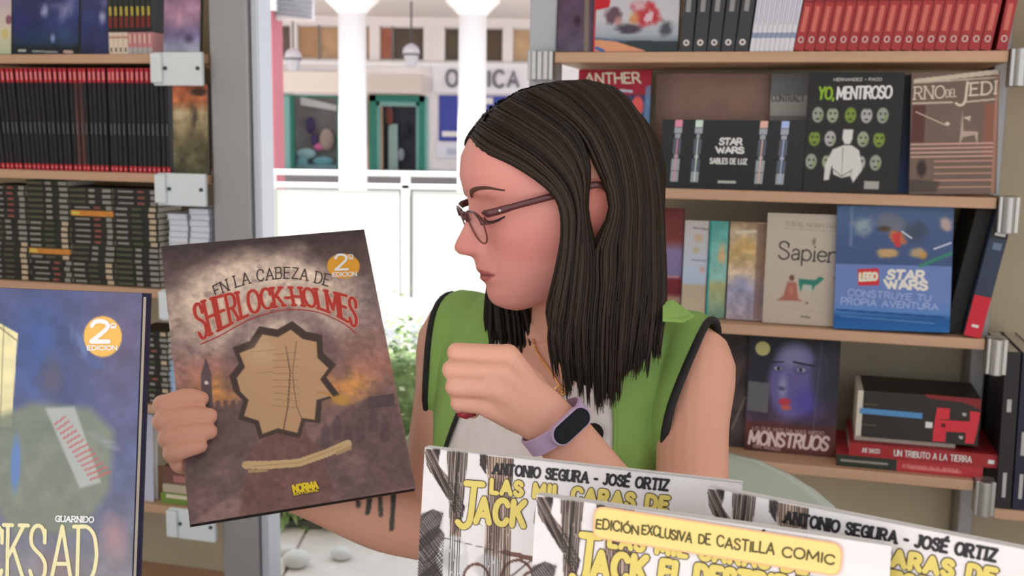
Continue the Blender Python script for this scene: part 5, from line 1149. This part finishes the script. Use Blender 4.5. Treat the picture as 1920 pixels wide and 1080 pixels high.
# ---- things she wears
gl = thing('eyeglasses', 'oval burgundy-framed eyeglasses on the face of the woman', 'glasses', V(HP(118, 0, 18)))
iv = gl.matrix_world.inverted()
fr = mat('burgundy_frame', (88, 42, 44), .25, spec=.5); fr2 = mat('thin_rim', (120, 60, 52), .3)
lensm = mat('lens_glass', (215, 205, 200), .02, alpha=.16, spec=.6)
for sd in (1, -1):
    cpt = []
    for k in range(40):
        a = 2*math.pi*k/40; cs, sn = math.cos(a), math.sin(a); rx, ry = 25.5, (22.5 if sn < 0 else 12.5)
        s_ = sd*33+rx*cs*abs(cs)**-.12 if abs(cs) > 1e-3 else sd*33; u_ = 14+ry*sn; f_ = 121-((s_)/60.)**2*5-(u_-14)*-.20; cpt.append(iv @ V(HP(f_, s_, u_)))
    g = G(); g.tube(cpt, .0010, 6, closed=True); p = part('lens_rim', g, fr2, gl, smooth=True)
    top_ = [cpt[k] for k in range(0, 21)]; g = G(); g.tube(top_, [.0012+.0016*(abs(k-10)/10)**1.2 for k in range(21)], 8); part('brow_bar', g, fr, gl, smooth=True)
    c0 = sum(cpt, Vector())/40; g = G(); g.add([c0]+cpt, [(0, k+1, (k+1) % 40+1) for k in range(40)]); part('lens', g.mesh('lens', lensm, True), None, gl)
    hp = [(113, 57, 24), (112, 63, 24.5), (104, 68, 25), (80, 72, 27), (40, 75.5, 29), (5, 77.5, 31), (-8, 77, 28), (-20, 75, 12)]
    g = G(); g.tube([iv @ V(HP(a, sd*b, c)) for a, b, c in catmull([np.array(q, float) for q in hp], 4)], [.0022]*2+[.0040]*9+[.0034]*(len(catmull(hp, 4))-11), 8, flat=.45, up=HS); tp_ = part('temple', g, fr, gl, smooth=True)
    g = G(); g.sphere(iv @ V(HP(100, sd*71.6, 25.6)), .0016, 8, 6); part('rivet', g, mat('silver_rivet', (225, 225, 225), .2, metal=.8), tp_)
g = G(); g.tube([iv @ V(HP(a, b, c)) for a, b, c in catmull([(120.5, -10, 20), (123, -4, 23), (123.5, 0, 23.5), (123, 4, 23), (120.5, 10, 20)], 3)], .0014, 8); part('bridge', g, fr, gl, smooth=True)
# fitness band
ax = (EL-WL)/np.linalg.norm(EL-WL); wc = WL+ax*-.004
tocam = -(ray(1047, 812)); tocam = tocam-ax*(tocam@ax); tocam /= np.linalg.norm(tocam); sidev = np.cross(ax, tocam)
fb = thing('fitness_band', 'lavender fitness band with a black pill-shaped screen on her wrist', 'watch', V(wc)); g = G(); rs = []
def wristpt(a, rad, along): return wc+ax*along+(tocam*math.cos(a)*.92+sidev*math.sin(a)*1.05)*rad
RWr = .0290
for k in range(48):
    a = 2*math.pi*k/48; rs.append([V(wristpt(a, RWr+d, al)-wc) for d, al in ((0, -.0085), (.0022, -.0078), (.0022, .0078), (0, .0085))])
g.rings(rs+[rs[0]], closed=True, cap=False); part('strap', g, mat('lavender_strap', (186, 160, 190), .55), fb, smooth=False)
sg_ = 1 if (V(P(1066, 784, .95))-V(wc)).dot(V(sidev)) > 0 else -1
ac = sg_*.32
cn = wristpt(ac, RWr+.003, 0); nx_ = tocam*math.cos(ac)+sidev*math.sin(ac); tx_ = np.cross(ax, nx_)
fm = frame(cn-wc, tx_, ax, nx_) if np.cross(tx_, ax)@nx_ > 0 else frame(cn-wc, -tx_, ax, nx_)
pill = lambda a, b, n=10: [(a*np.sign(math.cos(t))*0+ (a-b)*(1 if math.cos(t) > 0 else -1)+b*math.cos(t), b*math.sin(t)) for t in [-math.pi/2+math.pi*k/n for k in range(n+1)]]+[(-(a-b)+b*math.cos(t), b*math.sin(t)) for t in [math.pi/2+math.pi*k/n for k in range(n+1)]]
g = G(); g.prism(pill(.0215, .0098), -.006, .0022, M=fm); part('casing', g, mat('lavender_strap', (186, 160, 190)), fb, bev=.0008)
g = G(); g.prism(pill(.0198, .0085), .002, .0036, M=fm); part('screen', g, mat('black_glass', (10, 13, 15), .35, spec=.15), fb, bev=.0006)
# necklace
nk = thing('necklace', 'thin gold chain with a round openwork pendant at her throat', 'necklace', V(P(1045, 700, 1.14))); iv = nk.matrix_world.inverted()
path = [(1000, 636), (1004, 655), (1014, 672), (1026, 688), (1038, 705), (1049, 722)]; pp = []
for x, y in catmull([np.array(p, float) for p in path], 4):
    q = oncap(x, y, lift=.004); pp.append(iv @ V(q if q is not None else P(x, y, 1.15)))
gold = mat('gold', (228, 170, 110), .25, metal=.9)
g = G(); g.tube(pp, .0011, 6); part('chain', g, gold, nk)
q0 = pp[-1]; q = oncap(1052, 736, lift=.006); qc = iv @ V(q)
nrm = V(-ray(1052, 736)).normalized(); t1 = nrm.orthogonal().normalized(); t2 = nrm.cross(t1)
g = G(); g.tube([qc+(t1*math.cos(a)+t2*math.sin(a))*.0075 for a in np.linspace(0, 2*math.pi, 21)[:-1]], .0011, 6, closed=True)
for k in range(3): a = k*math.pi/3; g.tube([qc+(t1*math.cos(a)+t2*math.sin(a))*.0075, qc-(t1*math.cos(a)+t2*math.sin(a))*.0075], .0007, 5)
g.tube([qc+(t1*math.cos(a)+t2*math.sin(a))*.0035 for a in np.linspace(0, 2*math.pi, 13)[:-1]], .0008, 6, closed=True)
part('pendant', g, gold, nk)
# clip microphone
mc = thing('clip_microphone', 'small round black clip microphone on the white blouse', 'microphone', V(P(1112, 812, 1.0)))
hb = B(0, 0, 0); zz = 0
def onshirt(x, y):
    best = None
    for o_ in wo.children:
        if o_.name.startswith('blouse'):
            m_ = o_.data; bv = BVHTree.FromPolygons([v.co for v in m_.vertices], [tuple(p.vertices) for p in m_.polygons]); h = bv.ray_cast(V(C), V(ray(x, y)).normalized()); return h[0]
h = onshirt(1113, 812); h = np.array(h) if h is not None else P(1109, 812, 1.08)
mc.matrix_world = T(V(h)); nr = V(-ray(1109, 812)).normalized(); M_ = nr.to_track_quat('Z', 'Y').to_matrix().to_4x4()
g = G(); g.lathe([(.0001, .012), (.006, .0115), (.0098, .008), (.0105, .004), (.009, .0015), (.0001, .001)], 20, M=M_); part('foam_head', g, mat('black_foam', (26, 24, 22), .9), mc, smooth=True)
g = G(); g.box(-.003, .003, -.013, .004, -.0005, .001, M=M_); part('clip', g, BLACK, mc)
# chair
ch = thing('chair', 'pale grey-green moulded chair behind the shoulder of the woman', 'chair', V(B(0, -.12, 0)))
pc = mat('pale_plastic', (186, 192, 180), .45); iv = ch.matrix_world.inverted()
cx0, cx1 = P(1368, 900, 1.42), P(1592, 960, 1.42)
bxv = np.array([math.cos(.1), -math.sin(.1), 0]); cw = .27; cctr = np.array([.235, 1.47, 0])
def cb(x, z, b=0): return iv @ V(cctr+bxv*x+np.array([0, .05*(x/cw)**2*-1+b+.12*(z-.5), z]))
rw = []; topz = 1.35-(868-240)*1.45/2000
for j in range(26):
    t = j/25; z = .46+(topz-.46)*t; hw = cw*(1 if t < .6 else math.sqrt(max(0, 1-((t-.6)/.4)**2.4)))
    rw.append([cb(-hw+2*hw*i/24, z) for i in range(25)])
o = part('backrest', (lambda g: g.rings(rw, closed=False).mesh('backrest', [pc], True))(G()), None, ch); s = o.modifiers.new('s', 'SOLIDIFY'); s.thickness = .012
g = G(); rs = []
for j in range(12):
    t = j/11; rs.append([iv @ V(cctr+bxv*x+np.array([0, -.42*t+.03, .455+.02*(x/cw)**2-.02*math.sin(t*3)])) for x in np.linspace(-cw, cw, 15)])
o = part('seat', g.rings(rs, closed=False).mesh('seat', [pc], True), None, ch); s = o.modifiers.new('s', 'SOLIDIFY'); s.thickness = .012
for a, b in ((-.18, .0), (.18, .0), (-.18, -.36), (.18, -.36)):
    g = G(); g.tube([iv @ V(cctr+bxv*a+np.array([0, b, .45])), iv @ V(cctr+bxv*a*1.15+np.array([0, b*1.1+.02, .022]))], .012, 10); part('leg', g, ALU, ch)
# ------------------------------------------------------------ table and the comics in front
tb = thing('table', 'white-covered stall table under the displayed comics, mostly out of view', 'table', (0, .66, 0))
g = G(); g.box(-.8, .8, -.30, .20, .745, .77); part('tabletop', g, mat('table_white', (215, 212, 206), .6), tb, bev=.003)
for x in (-.75, .75):
    for y in (-.26, .16): g = G(); g.box(x-.02, x+.02, y-.02, y+.02, .02, .745); part('leg', g, ALU, tb)
TZ = .7705
def px2plane(A, e, v):
    n = np.cross(e, -v)
    def f(x, y): p = onpl(x, y, A, n)-A; return p@e, p@v
    return f
def display(nm_label, tl, tr, lp, W, t, cov, H=None, base_z=TZ, name='comic_book', **k):
    A = P(*tl, 1.); r = ray(*tr); t_ = (A[2]-C[2])/r[2]; Bp = C+t_*r; s = W/np.linalg.norm(Bp-A); A = P(*tl, s); Bp = C+t_*s*r; e = (Bp-A)/W
    m_ = np.cross(ray(*tl), ray(*lp)); v = np.cross(e, m_); v /= np.linalg.norm(v); v = -v if v[2] > 0 else v
    if H is None: H = (A[2]-base_z-.0003)/-v[2]
    n = np.cross(e, -v); o = A+v*H; M = frame(o, e, -v, n); f = px2plane(A, e, v)
    return M, H, f
def jack(cv, mp_):
    # colours of the ink drawing, placed in pixels of the rear copy
    Wc, Br, Dk = (236, 230, 228), (150, 132, 122), (92, 84, 80)
    cv.c[:] = Wc; cv.noise(.03, 60, 3)
    hb_ = (lambda a: (a, 5.2, (40, 34, 32), .95))
    cv.poly([(790, 960), (832, 958), (830, 1000), (800, 1300), (760, 1300)], (206, 196, 194), .9, 2)
    cv.poly([(797, 842), (826, 842), (822, 870), (848, 905), (872, 950), (860, 1000), (843, 940), (800, 872)], Br, 1, .6, hatch=hb_(-.55))
    cv.poly([(838, 845), (878, 849), (870, 930), (864, 985), (845, 1010), (842, 935)], (158, 142, 132), 1, .6, hatch=hb_(.03))
    cv.poly([(846, 960), (866, 960), (862, 1100), (838, 1100)], (186, 160, 146), 1, 1, hatch=(.02, 5, (130, 104, 92), .6))
    cv.poly([(900, 852), (913, 853), (912, 890), (900, 872)], Dk, 1, .6)
    cv.poly([(912, 854), (964, 860), (961, 905), (915, 905)], (196, 168, 148), 1, .8, hatch=(.02, 4.5, (110, 90, 78), .7))
    cv.poly([(914, 904), (961, 904), (956, 1100), (906, 1100)], (190, 166, 152), 1, 1, hatch=(.02, 4.5, (120, 98, 88), .7))
    cv.poly([(788, 965), (812, 955), (832, 962), (824, 990), (834, 1000), (822, 1300), (778, 1300)], (120, 112, 108), .9, 1, hatch=(.8, 4, (60, 56, 56), .8))
    cv.ell((850, 1045), 34, 42, (214, 212, 210), 1, .15, n=.25); cv.ell((842, 1050), 20, 26, (176, 174, 174), .8, .5, n=.5); cv.ell((862, 1030), 12, 14, (232, 232, 230), .8, .5)
    cv.ell((915, 1062), 30, 30, (200, 198, 196), .9, .3, n=.3); cv.line([(800, 1000), (1000, 1050)], 1.4, (90, 70, 64), .8); cv.line([(880, 975), (905, 985)], 1.3, (90, 70, 64), .7)
    for cx, cy, r in ((893, 1086, 24), (970, 1086, 30), (1000, 1100, 24)):
        a = [(cx+r*math.cos(t), cy+r*1.2*math.sin(t)) for t in np.linspace(0, 2*math.pi, 30)]; cv.line(a, 5, (110, 76, 66))
    cv.line([(945, 1035), (1000, 1048), (1020, 1060)], 9, (120, 84, 72)); cv.line([(920, 1110), (1010, 1040)], 3, (90, 64, 58))
    cv.line([(797, 839), (1391, 906)], 2, (60, 58, 56), .7); cv.poly([(780, 1120), (1000, 1100), (1380, 1140), (1380, 1700), (740, 1700)], (168, 160, 156), .9, 6, hatch=(.6, 8, (96, 88, 84), .5))
def hatch(parent, q, polys, m):
    g = G(); hr_ = random.Random(5); lines = []
    for poly, (dx, dy), sp in polys:
        L = math.hypot(dx, dy); dx /= L; dy /= L; nx, ny = -dy, dx; pr_ = [p[0]*nx+p[1]*ny for p in poly]; t = min(pr_)+sp/2
        while t < max(pr_):
            hits = []
            for i in range(len(poly)):
                a, b = poly[i], poly[(i+1) % len(poly)]; ta, tb = a[0]*nx+a[1]*ny-t, b[0]*nx+b[1]*ny-t
                if (ta > 0) != (tb > 0): s = ta/(ta-tb); p = (a[0]+(b[0]-a[0])*s, a[1]+(b[1]-a[1])*s); hits.append(p[0]*dx+p[1]*dy)
            hits.sort()
            for h0, h1 in zip(hits[::2], hits[1::2]):
                s0 = h0
                while s0 < h1-3:
                    s1 = min(h1, s0+hr_.uniform(30, 120)); w0, w1 = hr_.uniform(-.7, .7), hr_.uniform(-.7, .7)
                    lines.append([np.array(q(dx*s0+nx*(t+w0), dy*s0+ny*(t+w0))), np.array(q(dx*s1+nx*(t+w1), dy*s1+ny*(t+w1)))]); s0 = s1+hr_.uniform(0, 7)
            t += sp*hr_.uniform(.6, 1.4)
    ribbons(g, lines, .00055, .0006, round_=False); part('ink_hatching', g.mesh('ink_hatching', [m]), None, parent, kind='stuff')
HATCH = [([(797, 842), (826, 842), (822, 870), (848, 905), (872, 950), (860, 1000), (843, 940), (800, 872)], (.46, .9), 3.4), ([(838, 845), (878, 849), (870, 930), (864, 985), (845, 1010), (842, 935)], (-.05, 1), 3.2), ([(846, 960), (866, 960), (862, 1100), (838, 1100)], (-.03, 1), 4.5),
    ([(900, 852), (913, 853), (912, 890), (900, 872)], (.3, 1), 2.6), ([(912, 854), (964, 860), (961, 905), (915, 905)], (-.02, 1), 4), ([(914, 904), (961, 904), (956, 1100), (906, 1100)], (-.02, 1), 4.5), ([(788, 965), (812, 955), (832, 962), (824, 990), (834, 1000), (822, 1200), (778, 1200)], (.6, .8), 3.6), ([(800, 1010), (832, 1040), (826, 1130), (786, 1130)], (-.7, .7), 4)]
YI = mat('jack_yellow', (226, 206, 110), .5); BRI = mat('jack_outline', (84, 60, 42), .5); KI = mat('slab_black', (34, 32, 34), .5)
MA, HA, fA = display('', (797, 838), (1391, 905), (783, 1080), .242, .010, None)
def frac(x, y): a, b = fA(x, y); return a/.242, b/HA
def jackbook(label, tl, tr, lp, W, t, group):
    M, H, f = display('', tl, tr, lp, W, t, None)
    sc2 = W/.242
    cv = Cv(W, H, .0009, mp=lambda p: (lambda a: (a[0]*sc2, a[1]*sc2))(fA(*p)))
    jack(cv, None)
    r = face_book(label, M, W, H, t, mat('white_hard', (228, 224, 220), .5), cv, group=group)
    q = lambda x, y: (lambda a: (a[0]*sc2, H-a[1]*sc2))(fA(x, y))
    hatch(r, q, HATCH, mat('hatch_ink', (58, 48, 44), .6))
    write(r, 'ANTONIO SEGURA - JOSÉ ORTIZ', bil([q(927, 869), q(1255, 900), q(1252, 919), q(925, 887)]), .0019, KI, serif=.10, name='author_line', gap=.24)
    write(r, 'LAS MIL CARAS DE', bil([q(923, 899), q(1254, 933), q(1251, 957), q(922, 923)]), .0034, YI, outline=BRI, ow=.0007, name='title_line', gap=.34, z=.0012)
    write(r, 'J', bil([q(868, 905), q(893, 907), q(884, 988), q(858, 986)]), .0048, YI, outline=BRI, ow=.0007, name='big_initial', z=.0012, serif=.25)
    write(r, 'ACK', bil([q(896, 934), q(986, 941), q(982, 986), q(893, 978)]), .0046, YI, outline=BRI, ow=.0007, name='title_word', z=.0012, gap=.3)
    write(r, 'EL DESTRIPADOR', bil([q(1012, 946), q(1330, 978), q(1326, 1012), q(1008, 980)]), .0044, YI, outline=BRI, ow=.0007, name='title_word', z=.0012, gap=.3)
    return r, f, M, H, W
jackbook('white comic with yellow title behind the other two copies, at the left', (797, 838), (1391, 905), (783, 1080), .242, .009, 'copies of the white comic with yellow title')
jackbook('white comic with yellow title standing at the right bottom corner', (1327, 912), (2047, 1053), (1322, 970), .229, .008, 'copies of the white comic with yellow title')
r, fC, MC_, HC_, WC_ = jackbook('front white comic with yellow title bearing the handwritten yellow note', (1006, 927), (1672, 1022), (997, 1080), .226, .008, 'copies of the white comic with yellow title')
# handwritten note on the front copy
nt = thing('paper_note', 'handwritten yellow note taped on the front white comic', 'note', MC_ @ T(Vector((0, 0, .0022))))
qc = lambda x, y: (lambda a: (a[0], HC_-a[1]))(fC(x, y))
def rounded(c, r=.006, n=5):
    out = []; c = [np.array(p, float) for p in c]
    for i in range(4):
        p, a, b = c[i], c[i-1], c[(i+1) % 4]; da = (a-p)/np.linalg.norm(a-p)*r; db = (b-p)/np.linalg.norm(b-p)*r
        for k in range(n+1): t = k/n; out.append(tuple((p+da)*(1-t)**2+2*p*t*(1-t)+(p+db)*t*t))
    return out
cn_ = [qc(1117, 946), qc(1582, 1018), qc(1577, 1080), qc(1112, 1006)]
g = G(); g.prism(rounded(cn_, .007), 0, .0006); part('paper', g, mat('peach_edge', (250, 190, 140), .7), nt)
ctr = sum(np.array(p) for p in cn_)/4; ci = [ctr+(np.array(p)-ctr)*np.array((.985, .90)) for p in cn_]
g = G(); g.prism(rounded(ci, .006), .0006, .0008); part('paper_face', g, mat('note_yellow', (248, 220, 140), .8, var=.02, scale=20), nt)
INK = mat('pen_ink', (84, 76, 34), .6)
def wn(s, tl, tr, br, bl, w_=.0011): write(nt, s, bil([qc(*tl), qc(*tr), qc(*br), qc(*bl)]), w_, INK, z=.0011, jit=.06, name='handwriting', gap=.18)
wn('EDICIÓN', (1122, 971), (1199, 984), (1199, 1001), (1120, 988)); wn('EXCLUSIVA', (1207, 981), (1300, 997), (1298, 1015), (1206, 998)); wn('DE', (1313, 999), (1334, 1002), (1333, 1020), (1312, 1016))
wn('CASTILLA', (1347, 1003), (1454, 1019), (1452, 1038), (1346, 1022)); wn('COMIC', (1470, 1022), (1566, 1038), (1564, 1056), (1468, 1040))
# dark blue hardback at the left
MK, HK, fK = display('', (-235, 531), (267, 550), (-255, 1080), .235, .01, None, H=.32)
q = lambda x, y: (lambda a: (a[0], HK-a[1]))(fK(x, y))
cv = Cv(.235, HK, .0011, mp=lambda p: fK(*p))
cv.vgrad([(0, (68, 74, 116)), (.25, (66, 78, 124)), (.5, (82, 88, 118)), (.7, (122, 120, 126)), (.85, (116, 106, 108)), (1, (100, 90, 88))])
cv.ell((235, 640), 120, 260, (98, 86, 116), .85, .9); cv.ell((70, 640), 80, 120, (44, 76, 140), .7, .9); cv.noise(.14, 34, 3)
cv.poly([(-300, 590), (-10, 600), (34, 625), (22, 800), (-300, 800)], (222, 212, 160), 1, 1); cv.line([(8, 610), (0, 800)], 2, (150, 140, 100), .8); cv.line([(-10, 606), (34, 640)], 4, (130, 120, 90), .7)
cv.ell((150, 640), 16, 40, (110, 150, 200), .5, .9, -.5, n=1.2); cv.ell((175, 680), 30, 14, (70, 110, 180), .5, .9, .4, n=1.2)
cv.ell((98, 705), 36, 60, (84, 74, 88), .7, .8, n=.5)   # soft dark cloud instead of a figure
cv.poly([(10, 775), (60, 755), (170, 765), (215, 810), (205, 920), (150, 1000), (30, 1000), (-40, 900), (-60, 800)], (116, 124, 104), .9, 9); cv.noise(.12, 30, 6)
cv.poly([(85, 765), (140, 762), (190, 905), (150, 915)], (176, 180, 178), .75, 3)
for k in range(13): x0 = 103+k*5.6; y0 = 788+k*8.6; cv.line([(x0, y0+8), (x0+20+k*1.4, y0-7)], 3.6, (176, 84, 84), .95)
cv.ell((30, 870), 14, 70, (80, 120, 190), .8, .5); cv.ell((200, 830), 50, 12, (150, 155, 165), .5, .9, .4, n=1.2); cv.ell((215, 1010), 40, 60, (178, 130, 130), .7, .9, n=.6); cv.ell((110, 1060), 60, 40, (150, 110, 105), .5, .9)
cv.ell((193, 631), 41, 41, (236, 180, 76), 1, .05)
r = face_book('dark blue hardback with orange round sticker and cream capitals at the left', MK, .235, HK, .016, mat('navy_hard', (40, 38, 66), .35), cv, gl=GLOSS)
write(r, '2', bil([q(172, 602), q(205, 602), q(205, 641), q(172, 641)]), .0036, W_, name='sticker_number'); write(r, 'º', bil([q(208, 606), q(219, 606), q(219, 624), q(208, 624)]), .0010, W_, name='sticker_number')
write(r, 'EDICION', bil([q(165, 648), q(220, 648), q(220, 656), q(165, 656)]), .0009, W_, name='sticker_word')
write(r, 'GUARNIDO', bil([q(106, 967), q(177, 969), q(176, 979), q(105, 977)]), .0010, W_, name='author_line', serif=.1)
write(r, 'BLACKSAD', bil([q(-152, 980), q(183, 988), q(180, 1092), q(-152, 1088)]), .0032, mat('pale_gold_ink', (232, 222, 170), .45), name='cover_title', serif=.16, gap=.2, label='cream serif title')
st = thing('book_stand', 'dark wire stand carrying the blue hardback on the table', 'stand', MK)
g = G()
for x in (.05, .18):
    g.tube([(x, .02, -.0195), (x, -.0025, -.0195), (x, -.0025, .012), (x, .006, .012)], .0018, 6); zz = float((MK @ Vector((x, 0, 0))).z)
    iv = MK.inverted(); f0 = iv @ Vector((*(MK @ Vector((x, 0, .005)))[:2], TZ+.002)); g.tube([(x, -.004, 0), f0, iv @ Vector(((MK @ Vector((x, 0, 0))).x, (MK @ Vector((x, 0, 0))).y-.06+.12, TZ+.002)), (x, .02, -.0195)], .0018, 6)
part('wire_frame', g, mat('dark_wire', (40, 40, 42), .4, metal=.6), st)
# the comic in her hand
n = hN; o_ = hA+hV*hH; MH = frame(o_, hE, -hV, np.cross(hE, -hV)); fH = px2plane(hA, hE, hV); q = lambda x, y: (lambda a: (a[0], hH-a[1]))(fH(x, y))
cv = Cv(hW, hH, .0009, mp=lambda p: fH(*p))
cv.vgrad([(0, (62, 50, 52)), (.08, (84, 66, 66)), (.3, (138, 118, 116)), (.45, (154, 118, 110)), (.55, (164, 116, 102)), (.65, (134, 102, 97)), (1, (146, 114, 110))])
cv.ell((505, 565), 212, 118, (214, 190, 170), 1, .4, -.06, n=.5); cv.ell((400, 640), 90, 60, (184, 160, 150), .7, .9, n=.5); cv.ell((620, 600), 80, 60, (180, 158, 148), .7, .9, n=.5); cv.noise(.10, 22, 3)
cv.ell((500, 525), 150, 44, (226, 206, 186), .7, .9); cv.ell((410, 730), 60, 46, (216, 150, 84), .9, .8, n=.4); cv.ell((388, 690), 60, 36, (196, 128, 112), .6, .9, n=.4); cv.ell((650, 722), 70, 50, (226, 158, 88), .9, .8, n=.4); cv.ell((700, 690), 50, 40, (190, 128, 110), .6, .9)
ar_ = [(430, 720), (438, 650), (475, 600), (530, 582), (585, 600), (622, 650), (640, 700)]
cv.line(ar_, 34, (112, 88, 92), .55, 14); cv.noise(1, 16, 8, (104, 84, 90), .62, .35)
# city silhouettes
cv.poly([(345, 770), (372, 760), (420, 765), (470, 750), (486, 800), (480, 900), (350, 985)], (104, 82, 84), .85, 3); cv.poly([(640, 770), (690, 745), (745, 760), (772, 880), (780, 912), (600, 945), (590, 830)], (108, 84, 84), .85, 3)
cv.poly([(377, 760), (377, 700), (386, 670), (396, 700), (399, 765)], (92, 72, 80), .95, 1); cv.ell((387, 718), 4, 4, (220, 200, 190)); 
for x in range(405, 480, 14): cv.poly([(x, 775), (x, 752), (x+8, 750), (x+8, 775)], (110, 84, 86), .9, 1)
for x, y in ((610, 800), (632, 785), (652, 802), (676, 790), (700, 770), (722, 790)): cv.poly([(x-9, y+40), (x-8, y+6), (x, y-8), (x+8, y+6), (x+9, y+40)], (92, 72, 76), .8, 1.5)
cv.poly([(690, 745), (738, 738), (740, 762), (690, 766)], (84, 66, 70), .9, 1); cv.ell((420, 880), 36, 30, (150, 120, 112), .5, .8, n=.8); cv.ell((660, 870), 30, 40, (156, 126, 118), .5, .8, n=.8); cv.ell((376, 870), 24, 40, (92, 80, 76), .7, .6, n=.4)
cv.poly([(445, 985), (470, 850), (500, 812), (570, 808), (605, 850), (625, 945)], (116, 80, 76), .95, 4); cv.ell((380, 940), 34, 40, (140, 106, 104), .6, .8, n=.6)
cv.noise(.16, 9, 12); cv.noise(.10, 30, 13)
# plain jagged opening with a thick dark rim in place of the portrait
rim = [(430, 705), (448, 682), (436, 652), (468, 640), (486, 612), (520, 618), (548, 602), (574, 622), (604, 628), (606, 662), (630, 684), (612, 708), (638, 742), (604, 752), (600, 794), (572, 790), (562, 822), (520, 812), (486, 824), (478, 796), (446, 786), (456, 752), (438, 734)]
rc_ = np.mean(np.array(rim), 0); cv.poly(rim, (66, 50, 46), 1, 1.2)
inn = [tuple(rc_+(np.array(p)-rc_)*np.array((.86, .88))+np.array((0, 3))) for p in rim]
cv.poly(inn, (196, 156, 118), 1, 1); cv.ell((490, 660), 34, 40, (222, 190, 150), .45, .9)
for k in range(9): cv.line([(512, 665+k*12), (560, 661+k*13)], 1.4, (140, 104, 76), .6)
cv.line([(536, 650), (544, 700), (540, 760), (530, 815)], 2.4, (96, 66, 48), .85); cv.line([(556, 640), (548, 700), (556, 760), (575, 812)], 1.6, (110, 78, 56), .8); cv.line([(470, 660), (520, 656)], 1.3, (150, 116, 88), .7); cv.line([(480, 700), (512, 697)], 1.3, (150, 116, 88), .7)
cv.ell((640, 750), 20, 13, (200, 150, 70), .9, .4, .2); cv.line([(596, 735), (618, 740), (630, 752)], 5, (190, 140, 76), .9)
cv.line([(462, 872), (505, 872), (560, 868), (612, 850), (652, 832)], 15, (206, 176, 128)); cv.line([(468, 884), (498, 882)], 6, (180, 150, 106)); cv.line([(632, 850), (656, 840)], 7, (180, 150, 106)); cv.line([(475, 874), (560, 868), (640, 838)], 1.5, (160, 126, 88), .7)
cv.ell((644, 499), 33, 29, (228, 160, 46), 1, .05)
cv.poly([(546, 912), (597, 903), (600, 923), (549, 932)], (70, 50, 34), .8, 1)
r = face_book('brown smoky comic held up by the woman with a jagged tan shape', MH, hW, hH, .010, mat('dark_brown_hard', (52, 40, 40), .4), cv, gl=GLOSS)
mp_ = lambda pts: [np.array(q(*p)) for p in pts]
TI = mat('title_brown', (70, 54, 50), .5)
write(r, 'EN LA CABEZA DE', arcmap(mp_([(405, 556), (452, 536), (512, 524), (562, 524), (615, 537)]), mp_([(399, 537), (448, 515), (511, 503), (566, 504), (620, 516)])), .00145, TI, serif=.12, name='cover_title', gap=.26)
write(r, 'SHERLOCK-HOLMES', arcmap(mp_([(376, 638), (410, 620), (470, 590), (530, 574), (590, 577), (640, 597), (668, 616)]), mp_([(362, 574), (398, 560), (460, 547), (530, 540), (592, 543), (640, 553), (668, 562)])), .0036, mat('title_red', (186, 56, 46), .5), outline=mat('title_pink', (226, 176, 156), .5), ow=.0008, serif=.12, name='cover_title', gap=.17, z=.0011)
g = G(); ribbons(g, [catmull(mp_([(376, 646), (412, 630), (472, 598), (532, 582), (592, 585), (642, 606), (668, 626)]), 5)], .0012, .0009); part('title_flourish', g.mesh('title_flourish', [MC['title_red']]), None, r)
write(r, '2', bil([q(628, 478), q(650, 478), q(652, 506), q(629, 507)]), .0030, W_, name='sticker_number'); write(r, 'º', bil([q(653, 477), q(662, 477), q(663, 496), q(654, 496)]), .0012, W_, name='sticker_number')
write(r, 'EDICION', bil([q(624, 512), q(668, 510), q(668, 518), q(624, 519)]), .0011, W_, name='sticker_word')
NI = mat('publisher_yellow', (238, 208, 40), .5)
write(r, 'NORMA', bil([q(549, 911), q(594, 903), q(596, 916), q(551, 923)]), .0022, NI, name='publisher_mark', gap=.14); write(r, 'EDITORIAL', bil([q(551, 925), q(597, 917), q(597, 921), q(551, 929)]), .0008, NI, name='publisher_mark')
# ------------------------------------------------------------ tidy: drop unplaced prototypes
for o in [q for q in COL.objects if q.type == 'EMPTY' and q.get('label') == 'x']:
    for c in list(o.children): bpy.data.objects.remove(c)
    bpy.data.objects.remove(o)
for o in COL.objects:
    if 'used' in o: del o['used']
